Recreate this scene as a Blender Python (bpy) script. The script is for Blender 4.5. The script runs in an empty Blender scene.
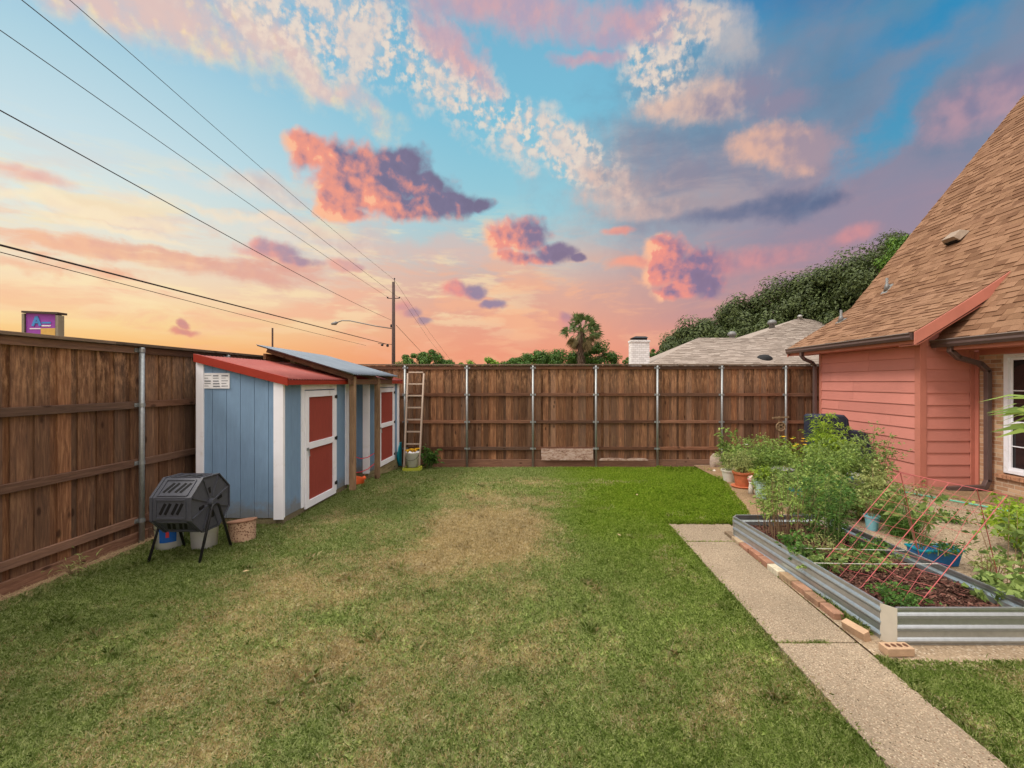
import bpy, bmesh, math, random
import numpy as np
from mathutils import Vector, Matrix
random.seed(11)
RNG = np.random.default_rng(11)
F = 455.0; PX0 = 540.0; PY0 = 382.0; CAMZ = 2.0
sc = bpy.context.scene
COL = sc.collection

# ------------------------------------------------------------------ helpers
def lin(c):
    return tuple(((v/255.0)/12.92 if v/255.0 <= 0.04045 else (((v/255.0)+0.055)/1.055)**2.4) for v in c)
def X_at(px, Y): return (px-PX0)*Y/F
def Z_at(py, Y): return CAMZ-(py-PY0)*Y/F
def ground_pt(px, py):
    Y = CAMZ*F/(py-PY0); return X_at(px, Y), Y
def gz(y):
    """height of the lawn: level, then falling a little towards the back fence"""
    t = np.clip((np.asarray(y, dtype=float)-8.6)/3.4, 0, 1)
    return -0.235*t*t*(3-2*t)*0.6-0.235*t*0.4
def tag(o, label=None, cat=None, group=None, kind=None):
    if label: o['label'] = label
    if cat: o['category'] = cat
    if group: o['group'] = group
    if kind: o['kind'] = kind
    return o
def thing(name, label, cat, loc=(0, 0, 0), group=None):
    o = bpy.data.objects.new(name, None); COL.objects.link(o); o.location = loc
    o.empty_display_size = 0.2
    return tag(o, label, cat, group)
def origin_of(p):
    v = Vector((0, 0, 0))
    while p is not None:
        v = v+Vector(p.location); p = p.parent
    return v

class MB:
    def __init__(s): s.v = []; s.f = []; s.r = []; s.st = []; s.man = False
    def _p(s):
        if not s.man: s.st.append(len(s.f))
    def mark(s): s.man = True; s.st.append(len(s.f))
    def face(s, pts, r=None):
        n = len(s.v); s.v += [tuple(p) for p in pts]; s.f.append(tuple(range(n, n+len(pts))))
        s.r.append(random.random() if r is None else r)
    def hexa(s, p, r=None):
        """8 corners: bottom 0-3 ccw, top 4-7"""
        s._p()
        r = random.random() if r is None else r
        n = len(s.v); s.v += [tuple(q) for q in p]
        for q in ((0,3,2,1),(4,5,6,7),(0,1,5,4),(1,2,6,5),(2,3,7,6),(3,0,4,7)):
            s.f.append(tuple(n+i for i in q)); s.r.append(r)
    def box(s, a, b, r=None):
        x0,y0,z0 = (min(a[i],b[i]) for i in range(3)); x1,y1,z1 = (max(a[i],b[i]) for i in range(3))
        s.hexa([(x0,y0,z0),(x1,y0,z0),(x1,y1,z0),(x0,y1,z0),(x0,y0,z1),(x1,y0,z1),(x1,y1,z1),(x0,y1,z1)], r)
    def bar(s, a, b, w, h, up=(0,0,1), r=None):
        a = Vector(a); b = Vector(b); d = (b-a).normalized(); u = Vector(up)
        sd = d.cross(u)
        if sd.length < 1e-4: sd = d.cross(Vector((0,1,0)))
        sd.normalize(); u = sd.cross(d).normalized(); sd = sd*w/2; u = u*h/2
        s.hexa([a-sd-u, a+sd-u, b+sd-u, b-sd-u, a-sd+u, a+sd+u, b+sd+u, b-sd+u], r)
    def tube(s, pts, rad, n=6, r=None, cap=True):
        s._p()
        r = random.random() if r is None else r
        pts = [Vector(p) for p in pts]; rads = rad if isinstance(rad, (list, tuple)) else [rad]*len(pts)
        rings = []
        ref = Vector((0.13, 0.21, 0.97))
        for i, p in enumerate(pts):
            d = (pts[min(i+1, len(pts)-1)]-pts[max(i-1, 0)])
            if d.length < 1e-9: d = Vector((0,0,1))
            d.normalize(); sd = d.cross(ref)
            if sd.length < 0.15: sd = d.cross(Vector((1, 0.1, 0)))
            sd.normalize(); u = sd.cross(d)
            base = len(s.v)
            for k in range(n):
                a = 2*math.pi*k/n
                s.v.append(tuple(p+(sd*math.cos(a)+u*math.sin(a))*rads[i]))
            rings.append(base)
        for i in range(len(pts)-1):
            for k in range(n):
                k2 = (k+1) % n
                s.f.append((rings[i]+k, rings[i]+k2, rings[i+1]+k2, rings[i+1]+k)); s.r.append(r)
        if cap:
            s.f.append(tuple(rings[0]+k for k in reversed(range(n)))); s.r.append(r)
            s.f.append(tuple(rings[-1]+k for k in range(n))); s.r.append(r)
    def lathe(s, c, prof, n=20, r=None, tilt=None):
        """prof = [(radius, z)...] about a vertical axis through c"""
        s._p()
        r = random.random() if r is None else r
        M = Matrix.Rotation(tilt[0], 3, 'X') @ Matrix.Rotation(tilt[1], 3, 'Y') if tilt else Matrix.Identity(3)
        c = Vector(c); rings = []
        for (q, z) in prof:
            base = len(s.v)
            for k in range(n):
                a = 2*math.pi*k/n
                s.v.append(tuple(c+M @ Vector((q*math.cos(a), q*math.sin(a), z))))
            rings.append(base)
        for i in range(len(prof)-1):
            for k in range(n):
                k2 = (k+1) % n
                s.f.append((rings[i]+k, rings[i]+k2, rings[i+1]+k2, rings[i+1]+k)); s.r.append(r)
        s.f.append(tuple(rings[0]+k for k in reversed(range(n)))); s.r.append(r)
        s.f.append(tuple(rings[-1]+k for k in range(n))); s.r.append(r)
    def prism(s, poly, axis, t0, t1, r=None):
        """poly in the plane across axis ('x': (y,z), 'y': (x,z), 'z': (x,y))"""
        s._p()
        r = random.random() if r is None else r
        def P(q, t): return {'x': (t, q[0], q[1]), 'y': (q[0], t, q[1]), 'z': (q[0], q[1], t)}[axis]
        n = len(poly); b = len(s.v)
        s.v += [P(q, t0) for q in poly]+[P(q, t1) for q in poly]
        s.f.append(tuple(b+i for i in reversed(range(n)))); s.r.append(r)
        s.f.append(tuple(b+n+i for i in range(n))); s.r.append(r)
        for i in range(n):
            j = (i+1) % n
            s.f.append((b+i, b+j, b+n+j, b+n+i)); s.r.append(r)
    def build(s, name, mat, parent=None, smooth=False, loc=None, bevel=0, fix=True, split=False):
        if split:
            cuts = sorted(set(s.st+[len(s.f)])); out = None
            for a, b in zip(cuts[:-1], cuts[1:]):
                if b <= a: continue
                m = MB(); used = sorted({i for f in s.f[a:b] for i in f}); mp = {i: k for k, i in enumerate(used)}
                m.v = [s.v[i] for i in used]; m.f = [tuple(mp[i] for i in f) for f in s.f[a:b]]; m.r = s.r[a:b]
                o = m.build(name, mat, parent, smooth, loc, bevel, fix); out = out or o
            return out
        o0 = origin_of(parent) if parent is not None else Vector(loc or (0, 0, 0))
        me = bpy.data.meshes.new(name)
        me.from_pydata([(v[0]-o0.x, v[1]-o0.y, v[2]-o0.z) for v in s.v], [], s.f)
        at = me.attributes.new('rnd', 'FLOAT', 'FACE'); at.data.foreach_set('value', s.r)
        if fix:
            bm = bmesh.new(); bm.from_mesh(me); bmesh.ops.recalc_face_normals(bm, faces=bm.faces); bm.to_mesh(me); bm.free()
        me.materials.append(mat)
        if smooth:
            me.polygons.foreach_set('use_smooth', [True]*len(me.polygons))
        o = bpy.data.objects.new(name, me); COL.objects.link(o)
        if parent is not None: o.parent = parent
        else: o.location = o0
        if bevel:
            md = o.modifiers.new('bevel', 'BEVEL'); md.width = bevel; md.segments = 2; md.limit_method = 'ANGLE'
            md.angle_limit = math.radians(50)
        return o

def np_mesh(name, V, Fa, nper, mat, parent=None, loc=(0,0,0), attrs=None, smooth=False):
    """fast mesh from numpy arrays; Fa (k,nper) faces"""
    o0 = origin_of(parent) if parent is not None else Vector(loc)
    V = np.asarray(V, dtype=np.float32)-np.array(o0[:], dtype=np.float32)
    me = bpy.data.meshes.new(name)
    k = len(Fa)
    me.vertices.add(len(V)); me.vertices.foreach_set('co', V.ravel())
    me.loops.add(k*nper); me.loops.foreach_set('vertex_index', np.asarray(Fa, dtype=np.int32).ravel())
    me.polygons.add(k); me.polygons.foreach_set('loop_start', np.arange(0, k*nper, nper, dtype=np.int32))
    me.update(calc_edges=True)
    for an, (dom, vals) in (attrs or {}).items():
        a = me.attributes.new(an, 'FLOAT', dom); a.data.foreach_set('value', np.asarray(vals, dtype=np.float32))
    me.materials.append(mat)
    if smooth: me.polygons.foreach_set('use_smooth', np.ones(k, dtype=bool))
    o = bpy.data.objects.new(name, me); COL.objects.link(o)
    if parent is not None: o.parent = parent
    else: o.location = o0
    return o

def copy_tree(o, parent=None):
    c = o.copy(); COL.objects.link(c); c.parent = parent
    for ch in list(o.children): copy_tree(ch, c)
    return c

# ------------------------------------------------------------------ materials
class NT:
    dim = '3D'
    def __init__(s, tree): s.t = tree; s.n = tree.nodes; s.l = tree.links
    def node(s, typ, **kw):
        nd = s.n.new(typ)
        for k, v in kw.items(): setattr(nd, k, v)
        return nd
    def put(s, sock, v):
        if isinstance(v, bpy.types.NodeSocket): s.l.new(v, sock)
        elif v is not None:
            if isinstance(v, (tuple, list)) and len(v) == 3 and sock.type == 'RGBA': v = tuple(v)+(1,)
            sock.default_value = v
    def m(s, op, a, b=None, c=None, clamp=False):
        nd = s.node('ShaderNodeMath', operation=op, use_clamp=clamp)
        s.put(nd.inputs[0], a); s.put(nd.inputs[1], b) if b is not None else None
        s.put(nd.inputs[2], c) if c is not None else None
        return nd.outputs[0]
    def vm(s, op, a, b=None, c=None):
        nd = s.node('ShaderNodeVectorMath', operation=op)
        s.put(nd.inputs[0], a)
        if b is not None: s.put(nd.inputs[1], b)
        if c is not None: s.put(nd.inputs[2], c)
        return nd.outputs['Value'] if op in ('DOT_PRODUCT', 'LENGTH') else nd.outputs[0]
    def mix(s, f, a, b, blend='MIX'):
        nd = s.node('ShaderNodeMix', data_type='RGBA', blend_type=blend)
        s.put(nd.inputs[0], f); s.put(nd.inputs[6], a); s.put(nd.inputs[7], b)
        return nd.outputs[2]
    def ramp(s, f, stops, interp='LINEAR'):
        nd = s.node('ShaderNodeValToRGB'); cr = nd.color_ramp; cr.interpolation = interp
        while len(cr.elements) < len(stops): cr.elements.new(0.5)
        for e, (p, c) in zip(cr.elements, stops):
            e.position = p; e.color = (c, c, c, 1) if isinstance(c, (int, float)) else tuple(c[:3])+(1,)
        s.put(nd.inputs[0], f); return nd.outputs[0]
    def noise(s, vec, scale, detail=4, rough=0.55, dist=0.0, col=False):
        nd = s.node('ShaderNodeTexNoise', noise_dimensions=s.dim); s.put(nd.inputs['Vector'], vec)
        nd.inputs['Scale'].default_value = scale; nd.inputs['Detail'].default_value = detail
        nd.inputs['Roughness'].default_value = rough; nd.inputs['Distortion'].default_value = dist
        return nd.outputs['Color' if col else 'Fac']
    def voro(s, vec, scale, feature='F1', out='Distance', rnd=1.0):
        nd = s.node('ShaderNodeTexVoronoi', feature=feature); s.put(nd.inputs['Vector'], vec)
        nd.inputs['Scale'].default_value = scale; nd.inputs['Randomness'].default_value = rnd
        return nd.outputs[out]
    def voro2(s, vec, scale):
        nd = s.node('ShaderNodeTexVoronoi', feature='SMOOTH_F1', voronoi_dimensions='2D'); s.put(nd.inputs['Vector'], vec)
        nd.inputs['Scale'].default_value = scale; nd.inputs['Smoothness'].default_value = 0.4
        return nd.outputs['Distance']
    def sstep(s, v, lo, hi):
        nd = s.node('ShaderNodeMapRange', interpolation_type='SMOOTHSTEP'); s.put(nd.inputs[0], v)
        nd.inputs[1].default_value = lo; nd.inputs[2].default_value = hi
        nd.inputs[3].default_value = 0.0; nd.inputs[4].default_value = 1.0
        return nd.outputs[0]
    def attr(s, name): return s.node('ShaderNodeAttribute', attribute_name=name).outputs['Fac']
    def obj(s, scale=(1,1,1)):
        tc = s.node('ShaderNodeNewGeometry').outputs['Position']
        return s.vm('MULTIPLY', tc, tuple(scale))

def material(name, fn, rough=0.8, metal=0.0, spec=0.3):
    ma = bpy.data.materials.new(name); ma.use_nodes = True
    t = NT(ma.node_tree); b = ma.node_tree.nodes['Principled BSDF']
    b.inputs['Roughness'].default_value = rough; b.inputs['Metallic'].default_value = metal
    b.inputs['Specular IOR Level'].default_value = spec
    fn(t, b); return ma
def bump(t, b, h, strength=0.3, dist=0.01):
    nd = t.node('ShaderNodeBump'); nd.inputs['Strength'].default_value = strength; nd.inputs['Distance'].default_value = dist
    t.put(nd.inputs['Height'], h); t.l.new(nd.outputs[0], b.inputs['Normal'])

def plain(name, rgb, rough=0.6, metal=0.0, var=0.12, scale=6.0, dirt=None, spec=0.35, bmp=0.0):
    c = lin(rgb)
    def fn(t, b):
        p = t.obj()
        n = t.noise(p, scale, 5, 0.6)
        k = t.ramp(n, [(0.3, 1-var), (0.7, 1+var*0.6)])
        r = t.m('MULTIPLY_ADD', t.attr('rnd'), var*0.6, 1-var*0.3)
        col = t.mix(1.0, t.mix(1.0, c, k, 'MULTIPLY'), r, 'MULTIPLY')
        if dirt:
            d = t.sstep(t.noise(p, scale*0.7, 6, 0.7), 0.55, 0.72)
            col = t.mix(t.m('MULTIPLY', d, 0.6), col, lin(dirt))
        t.put(b.inputs['Base Color'], col)
        if bmp: bump(t, b, t.noise(p, scale*6, 4, 0.6), bmp, 0.01)
    return material(name, fn, rough, metal, spec)

def wood_mat(name, dark, mid, light, axis='z', weather=0.4, rough=0.85):
    d, m_, l_ = lin(dark), lin(mid), lin(light)
    def fn(t, b):
        sc_ = {'z': (1, 1, 0.08), 'x': (0.08, 1, 1), 'y': (1, 0.08, 1)}[axis]
        p0 = t.node('ShaderNodeNewGeometry').outputs['Position']
        rv = t.attr('rnd')
        off = t.m('MULTIPLY', rv, 37.0)
        cmb = t.node('ShaderNodeCombineXYZ'); [t.put(cmb.inputs[i], off) for i in range(3)]
        p = t.vm('ADD', t.vm('MULTIPLY', p0, sc_), cmb.outputs[0])
        g = t.noise(p, 34, 6, 0.65, 1.2)
        big = t.noise(p, 5, 3, 0.6)
        k = t.voro(t.vm('ADD', t.vm('MULTIPLY', p0, {'z': (1,1,0.45), 'x': (0.45,1,1), 'y': (1,0.45,1)}[axis]), cmb.outputs[0]), 5.5)
        knot = t.sstep(k, 0.16, 0.07)
        c = t.ramp(g, [(0.25, d), (0.5, m_), (0.78, l_)])
        c = t.mix(1.0, c, t.ramp(big, [(0.25, 0.72), (0.75, 1.25)]), 'MULTIPLY')
        hv = t.m('FRACT', t.m('MULTIPLY', rv, 7.3)); c = t.mix(t.m('MULTIPLY', hv, 0.45), c, tuple(0.33*(m_[0]+m_[1]+m_[2])*q for q in (1.25, 1.0, 0.8)))
        c = t.mix(1.0, c, t.m('MULTIPLY_ADD', rv, 0.85, 0.58), 'MULTIPLY')
        c = t.mix(t.m('MULTIPLY', knot, 0.75), c, tuple(x*0.4 for x in d))
        w = t.sstep(t.noise(t.vm('MULTIPLY', p, (1, 1, 1.6)), 9, 7, 0.75), 0.56, 0.78)
        if axis == 'z':
            sz = t.node('ShaderNodeSeparateXYZ'); t.put(sz.inputs[0], p0)
            band = t.m('MULTIPLY', t.sstep(sz.outputs[2], 1.55, 2.15), t.sstep(t.noise(t.vm('ADD', t.vm('MULTIPLY', p0, (6, 6, 1.4)), cmb.outputs[0]), 4, 6, 0.75), 0.42, 0.68))
            c = t.mix(t.m('MULTIPLY', band, 0.75), c, tuple(min(1, q*1.35+0.02) for q in l_))
        c = t.mix(t.m('MULTIPLY', w, weather), c, tuple(min(1, x*1.5+0.03) for x in l_))
        t.put(b.inputs['Base Color'], c)
        bump(t, b, g, 0.35, 0.006)
    return material(name, fn, rough, 0, 0.2)

M = {}
M['fence'] = wood_mat('fence_wood', (72,47,33), (120,82,57), (166,124,88), 'z', 0.5)
M['fence_rail_y'] = wood_mat('fence_rail_wood_y', (88,60,46), (124,87,67), (158,120,96), 'y', 0.3)
M['fence_rail_x'] = wood_mat('fence_rail_wood_x', (86,58,44), (118,80,60), (150,110,84), 'x', 0.3)
M['cap'] = wood_mat('fence_cap_wood', (74,60,50), (110,92,76), (140,122,104), 'y', 0.4)
M['post_wood'] = wood_mat('post_wood', (100,74,50), (146,114,82), (178,150,116), 'z', 0.3)
M['beam_wood'] = wood_mat('beam_wood', (70,44,28), (112,76,50), (142,104,74), 'y', 0.3)
M['skid'] = wood_mat('skid_wood', (84,76,52), (122,112,82), (150,140,108), 'y', 0.3)
M['galv'] = plain('galvanised_steel', (158,162,162), 0.45, 0.6, 0.18, 30, spec=0.5)
M['white'] = plain('white_paint', (240,240,246), 0.6, 0, 0.05, 3, dirt=(196,190,180))
M['blue'] = None
M['darkmetal'] = plain('dark_metal', (44,44,46), 0.5, 0.4, 0.2, 20)
M['gutter'] = plain('brown_gutter', (98,80,76), 0.45, 0.1, 0.1, 8, spec=0.4)
M['gutter_lip'] = plain('brown_gutter_lip', (150,140,136), 0.4, 0.2, 0.1, 8)
M['alu'] = plain('ladder_aluminium', (200,180,162), 0.5, 0.2, 0.12, 20)
M['blackplastic'] = plain('black_plastic', (74,76,84), 0.5, 0, 0.16, 25, spec=0.45, bmp=0.05)
M['slot'] = plain('slot_shadow_plastic', (14,14,16), 0.7, 0, 0.1, 10)
M['teal'] = plain('teal_plastic', (0,140,158), 0.4, 0, 0.1, 8)
M['terracotta'] = plain('terracotta', (186,104,68), 0.85, 0, 0.22, 12, dirt=(214,160,130))
M['potwhite'] = plain('pale_ceramic', (214,206,194), 0.55, 0, 0.1, 12, dirt=(180,160,130))
M['paleglass'] = plain('pale_green_glaze', (176,206,198), 0.35, 0, 0.2, 30)
M['greypot'] = plain('grey_stoneware', (120,112,112), 0.7, 0, 0.15, 18)
M['bluepot'] = plain('blue_planter', (22,96,150), 0.4, 0, 0.15, 12, dirt=(60,130,160))
M['lightbluepot'] = plain('light_blue_pot', (120,176,190), 0.45, 0, 0.1, 12)
M['stone'] = plain('pale_stone', (188,170,156), 0.9, 0, 0.3, 14, bmp=0.4)
M['cover'] = plain('navy_grill_cover', (40,44,60), 0.75, 0, 0.3, 9, bmp=0.3)
M['pink'] = plain('pink_painted_wire', (190,92,92), 0.5, 0, 0.12, 20, dirt=(232,140,110))
M['string'] = plain('white_string', (225,220,210), 0.9, 0, 0.1, 10)
M['wire'] = plain('power_wire', (38,34,36), 0.7, 0, 0.05, 10)
M['pole'] = plain('creosote_pole', (84,70,66), 0.9, 0, 0.2, 5)
M['bucket'] = plain('white_bucket', (242,242,242), 0.45, 0, 0.05, 10, dirt=(196,190,180))
M['labelblue'] = plain('blue_label', (28,92,170), 0.5, 0, 0.1, 10)
M['labelred'] = plain('red_label', (205,60,60), 0.5, 0, 0.1, 10)
M['yellow'] = plain('yellow_petals', (240,190,30), 0.7, 0, 0.2, 40)
M['glove'] = plain('yellow_gloves', (214,160,30), 0.9, 0, 0.2, 20)
M['ygreen'] = plain('yellow_green_crate', (190,196,70), 0.6, 0, 0.2, 10)
M['orange'] = plain('orange_plastic', (236,104,52), 0.5, 0, 0.1, 10)
M['red_cord'] = plain('red_cord', (214,50,70), 0.6, 0, 0.1, 10)
M['hose'] = plain('teal_hose', (96,176,150), 0.5, 0, 0.1, 10)
M['bark'] = plain('bark', (92,76,62), 0.95, 0, 0.3, 8, bmp=0.5)
M['stem'] = plain('green_stem', (112,124,74), 0.8, 0, 0.2, 12)
M['drystem'] = plain('dry_stem', (138,112,84), 0.9, 0, 0.25, 14)
M['paper'] = plain('white_notice', (232,232,234), 0.7, 0, 0.03, 10)
M['ink'] = plain('grey_print', (120,122,130), 0.8, 0, 0.05, 10)
M['roofpipe'] = plain('roof_pipe_grey', (120,120,118), 0.5, 0.3, 0.15, 12)
M['rooftin'] = plain('flashing_tin', (150,148,142), 0.4, 0.4, 0.15, 12)
M['ventbox'] = plain('roof_vent_brown', (150,132,114), 0.7, 0, 0.15, 12)
M['signpurple'] = plain('purple_sign_face', (140,62,158), 0.5, 0, 0.12, 1.0)
M['signteal'] = plain('blue_sign_letter', (60,130,190), 0.5, 0, 0.1, 3)
M['signwhite'] = plain('pale_sign_print', (220,215,220), 0.5, 0, 0.1, 3)
M['signpost'] = plain('sign_post_paint', (128,122,104), 0.7, 0, 0.1, 3)
M['signdark'] = plain('dark_sign_frame', (62,52,44), 0.7, 0, 0.1, 3)
M['signgold'] = plain('tan_sign_strip', (196,160,84), 0.7, 0, 0.1, 3)
M['maroon'] = plain('maroon_leaf', (98,40,48), 0.7, 0, 0.3, 20)
M['glassdark'] = plain('dark_window_glass', (34,32,34), 0.08, 0, 0.05, 3, spec=0.6)
M['blind'] = plain('window_blind', (112,104,100), 0.7, 0, 0.1, 3)

def tree_leaf(name, dark, light, rough=0.55, transl=0.25):
    d, l_ = lin(dark), lin(light)
    def fn(t, b):
        r = t.attr('rnd')
        big = t.noise(t.obj(), 0.9, 2, 0.5)
        f = t.m('ADD', t.m('MULTIPLY', r, 0.7), t.m('MULTIPLY', big, 0.5))
        c = t.ramp(f, [(0.15, d), (0.95, l_)])
        t.put(b.inputs['Base Color'], c)
        tr = t.node('ShaderNodeBsdfTranslucent'); t.put(tr.inputs['Color'], c)
        mx = t.node('ShaderNodeMixShader'); mx.inputs[0].default_value = transl
        out = [n for n in t.n if n.type == 'OUTPUT_MATERIAL'][0]
        t.l.new(b.outputs[0], mx.inputs[1]); t.l.new(tr.outputs[0], mx.inputs[2]); t.l.new(mx.outputs[0], out.inputs[0])
    return material(name, fn, rough, 0, 0.25)
M['oak'] = tree_leaf('oak_leaves', (38,50,24), (100,114,66))
M['green'] = tree_leaf('bright_leaves', (56,90,24), (132,170,62))
M['fern2'] = tree_leaf('fresh_leaves', (44,78,22), (110,146,52))
M['midgreen'] = tree_leaf('mid_leaves', (38,68,22), (92,126,50))
M['bush'] = tree_leaf('bush_leaves', (74,106,42), (160,182,92), transl=0.35)
M['tomato'] = tree_leaf('tomato_leaves', (70,98,46), (154,174,96), transl=0.35)
M['fern'] = tree_leaf('ferny_leaves', (96,130,28), (176,200,70), transl=0.4)
M['darkherb'] = tree_leaf('dark_herb_leaves', (44,76,30), (100,138,60), transl=0.3)
M['palm'] = tree_leaf('palm_leaves', (48,66,34), (112,130,74))
M['palmdry'] = tree_leaf('dry_palm_leaves', (96,86,58), (150,136,96))
M['sage'] = tree_leaf('sage_leaves', (104,118,62), (176,182,112), transl=0.35)

def blue_fn(t, b):
    c = lin((124,153,182)); p = t.obj()
    n = t.noise(t.vm('MULTIPLY', p, (1,1,0.12)), 40, 5, 0.6)
    col = t.mix(1.0, c, t.ramp(n, [(0.3, 0.93), (0.7, 1.05)]), 'MULTIPLY')
    big = t.noise(p, 1.6, 4, 0.6)
    col = t.mix(1.0, col, t.ramp(big, [(0.3, 0.92), (0.7, 1.05)]), 'MULTIPLY')
    sz = t.node('ShaderNodeSeparateXYZ'); t.put(sz.inputs[0], p)
    splash = t.m('MULTIPLY', t.sstep(t.m('ADD', sz.outputs[2], t.m('MULTIPLY', t.noise(p, 9, 5, 0.7), -0.5)), 0.12, -0.12), 0.6)
    col = t.mix(splash, col, lin((128,116,96)))
    scuff = t.sstep(t.noise(t.vm('MULTIPLY', p, (1,1,0.35)), 14, 7, 0.8), 0.64, 0.74)
    col = t.mix(t.m('MULTIPLY', scuff, 0.3), col, lin((160,172,182)))
    col = t.mix(1.0, col, t.m('MULTIPLY_ADD', t.attr('rnd'), 0.07, 0.965), 'MULTIPLY')
    t.put(b.inputs['Base Color'], col); bump(t, b, n, 0.25, 0.003)
M['blue'] = material('blue_siding_paint', blue_fn, 0.75, 0, 0.3)
def doorred_fn(t, b):
    c = lin((150,66,54)); p = t.obj()
    n = t.noise(t.vm('MULTIPLY', p, (1,1,0.12)), 60, 5, 0.6)
    col = t.mix(1.0, c, t.ramp(n, [(0.3, 0.9), (0.7, 1.08)]), 'MULTIPLY')
    t.put(b.inputs['Base Color'], col); bump(t, b, n, 0.2, 0.003)
M['doorred'] = material('brick_red_door_paint', doorred_fn, 0.75, 0, 0.3)
M['redroof'] = plain('red_metal_roof', (150,72,62), 0.5, 0.1, 0.1, 4, dirt=(172,104,90), spec=0.4)
M['redfascia'] = plain('red_metal_fascia', (152,46,26), 0.55, 0.1, 0.12, 4, spec=0.4)
M['sheetmetal'] = plain('galvanised_roof_sheet', (122,132,142), 0.55, 0.25, 0.12, 3, dirt=(126,132,138), spec=0.4)
def pinkwall_fn(t, b):
    c = lin((206,134,120)); p = t.obj()
    n = t.noise(p, 1.3, 5, 0.6); g = t.noise(t.vm('MULTIPLY', p, (0.2,0.2,1)), 60, 4, 0.6)
    col = t.mix(1.0, c, t.ramp(n, [(0.3, 0.94), (0.7, 1.05)]), 'MULTIPLY')
    col = t.mix(1.0, col, t.m('MULTIPLY_ADD', t.attr('rnd'), 0.14, 0.93), 'MULTIPLY')
    t.put(b.inputs['Base Color'], col); bump(t, b, g, 0.12, 0.003)
M['pinkwall'] = material('coral_siding_paint', pinkwall_fn, 0.75, 0, 0.25)
M['redtrim'] = plain('coral_trim_paint', (194,122,104), 0.7, 0, 0.08, 3)

def shingle_mat(name, cols):
    def fn(t, b):
        r = t.attr('rnd'); p = t.obj()
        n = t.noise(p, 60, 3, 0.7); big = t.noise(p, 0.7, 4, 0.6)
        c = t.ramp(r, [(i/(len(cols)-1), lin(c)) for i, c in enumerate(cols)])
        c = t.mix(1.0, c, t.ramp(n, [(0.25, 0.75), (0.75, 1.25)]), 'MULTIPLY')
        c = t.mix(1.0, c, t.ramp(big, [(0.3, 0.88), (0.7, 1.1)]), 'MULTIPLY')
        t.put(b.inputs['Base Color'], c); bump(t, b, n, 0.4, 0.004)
    return material(name, fn, 0.95, 0, 0.1)
M['shingle'] = shingle_mat('tan_shingles', [(110,80,60),(122,91,69),(133,101,77),(142,109,85),(127,95,73)])
M['shingle_grey'] = shingle_mat('grey_shingles', [(128,116,106),(144,132,122),(158,146,136),(140,128,118)])

def brick_fn(cols, mortar, bw=0.21, bh=0.073, rot=True):
    def fn(t, b):
        p = t.node('ShaderNodeNewGeometry').outputs['Position']
        sp = t.node('ShaderNodeSeparateXYZ'); t.put(sp.inputs[0], p)
        cm = t.node('ShaderNodeCombineXYZ')
        t.put(cm.inputs[0], t.m('ADD', sp.outputs[0], sp.outputs[1])); t.put(cm.inputs[1], sp.outputs[2])
        bt = t.node('ShaderNodeTexBrick'); t.put(bt.inputs['Vector'], cm.outputs[0])
        bt.inputs['Scale'].default_value = 1; bt.inputs['Brick Width'].default_value = bw
        bt.inputs['Row Height'].default_value = bh; bt.inputs['Mortar Size'].default_value = 0.006
        bt.inputs['Mortar Smooth'].default_value = 0.2
        bt.inputs['Color1'].default_value = (0,0,0,1); bt.inputs['Color2'].default_value = (1,1,1,1); bt.inputs['Mortar'].default_value = (0.5,0.5,0.5,1)
        n = t.noise(p, 26, 4, 0.7)
        f = t.m('ADD', t.m('MULTIPLY', bt.outputs['Color'], 0.75), t.m('MULTIPLY', n, 0.3))
        c = t.ramp(f, [(i/(len(cols)-1), lin(q)) for i, q in enumerate(cols)])
        c = t.mix(bt.outputs['Fac'], c, lin(mortar))
        t.put(b.inputs['Base Color'], c)
        h = t.m('ADD', t.m('SUBTRACT', 1.0, bt.outputs['Fac']), t.m('MULTIPLY', n, 0.3))
        bump(t, b, h, 0.7, 0.008)
    return fn
M['brick'] = material('house_brick', brick_fn([(132,92,70),(176,136,106),(190,152,120),(204,170,138),(150,110,86)], (198,182,160)), 0.9, 0, 0.15)
M['whitebrick'] = material('white_chimney_brick', brick_fn([(196,194,192),(222,222,222),(232,232,232),(206,204,202)], (176,174,172), 0.21, 0.1), 0.9, 0, 0.15)

def aggregate(name, base, specks, scale=70, big=(0.78, 1.12)):
    def fn(t, b):
        p = t.obj()
        cc = t.voro(p, scale, 'F1', 'Color'); sp = t.node('ShaderNodeSeparateColor'); t.put(sp.inputs[0], cc)
        d = t.voro(p, scale)
        c = t.ramp(sp.outputs[0], [(i/(len(specks)-1), lin(q)) for i, q in enumerate(specks)])
        m_ = t.sstep(d, 0.55, 0.25)
        c = t.mix(m_, lin(base), c)
        f2 = t.voro(p, scale*2.3, 'F1', 'Color'); s2 = t.node('ShaderNodeSeparateColor'); t.put(s2.inputs[0], f2)
        c = t.mix(1.0, c, t.ramp(s2.outputs[1], [(0, 0.8), (1, 1.15)]), 'MULTIPLY')
        n = t.noise(p, 1.4, 5, 0.65)
        c = t.mix(1.0, c, t.ramp(n, [(0.28, big[0]), (0.72, big[1])]), 'MULTIPLY')
        t.put(b.inputs['Base Color'], c)
        bump(t, b, d, 0.5, -0.006)
    return material(name, fn, 0.95, 0, 0.15)
M['path'] = aggregate('pebble_concrete', (142,126,106), [(58,44,34),(166,146,120),(182,164,140),(112,80,60),(190,174,150),(150,130,106)], 88)
M['sand'] = aggregate('tan_gravel', (152,132,108), [(106,86,68),(168,148,124),(188,172,150),(144,124,100)], 45, (0.8, 1.12))
M['soilground'] = aggregate('bare_soil', (138,112,84), [(110,86,62),(150,124,96),(166,142,112)], 40, (0.75, 1.15))
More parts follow.
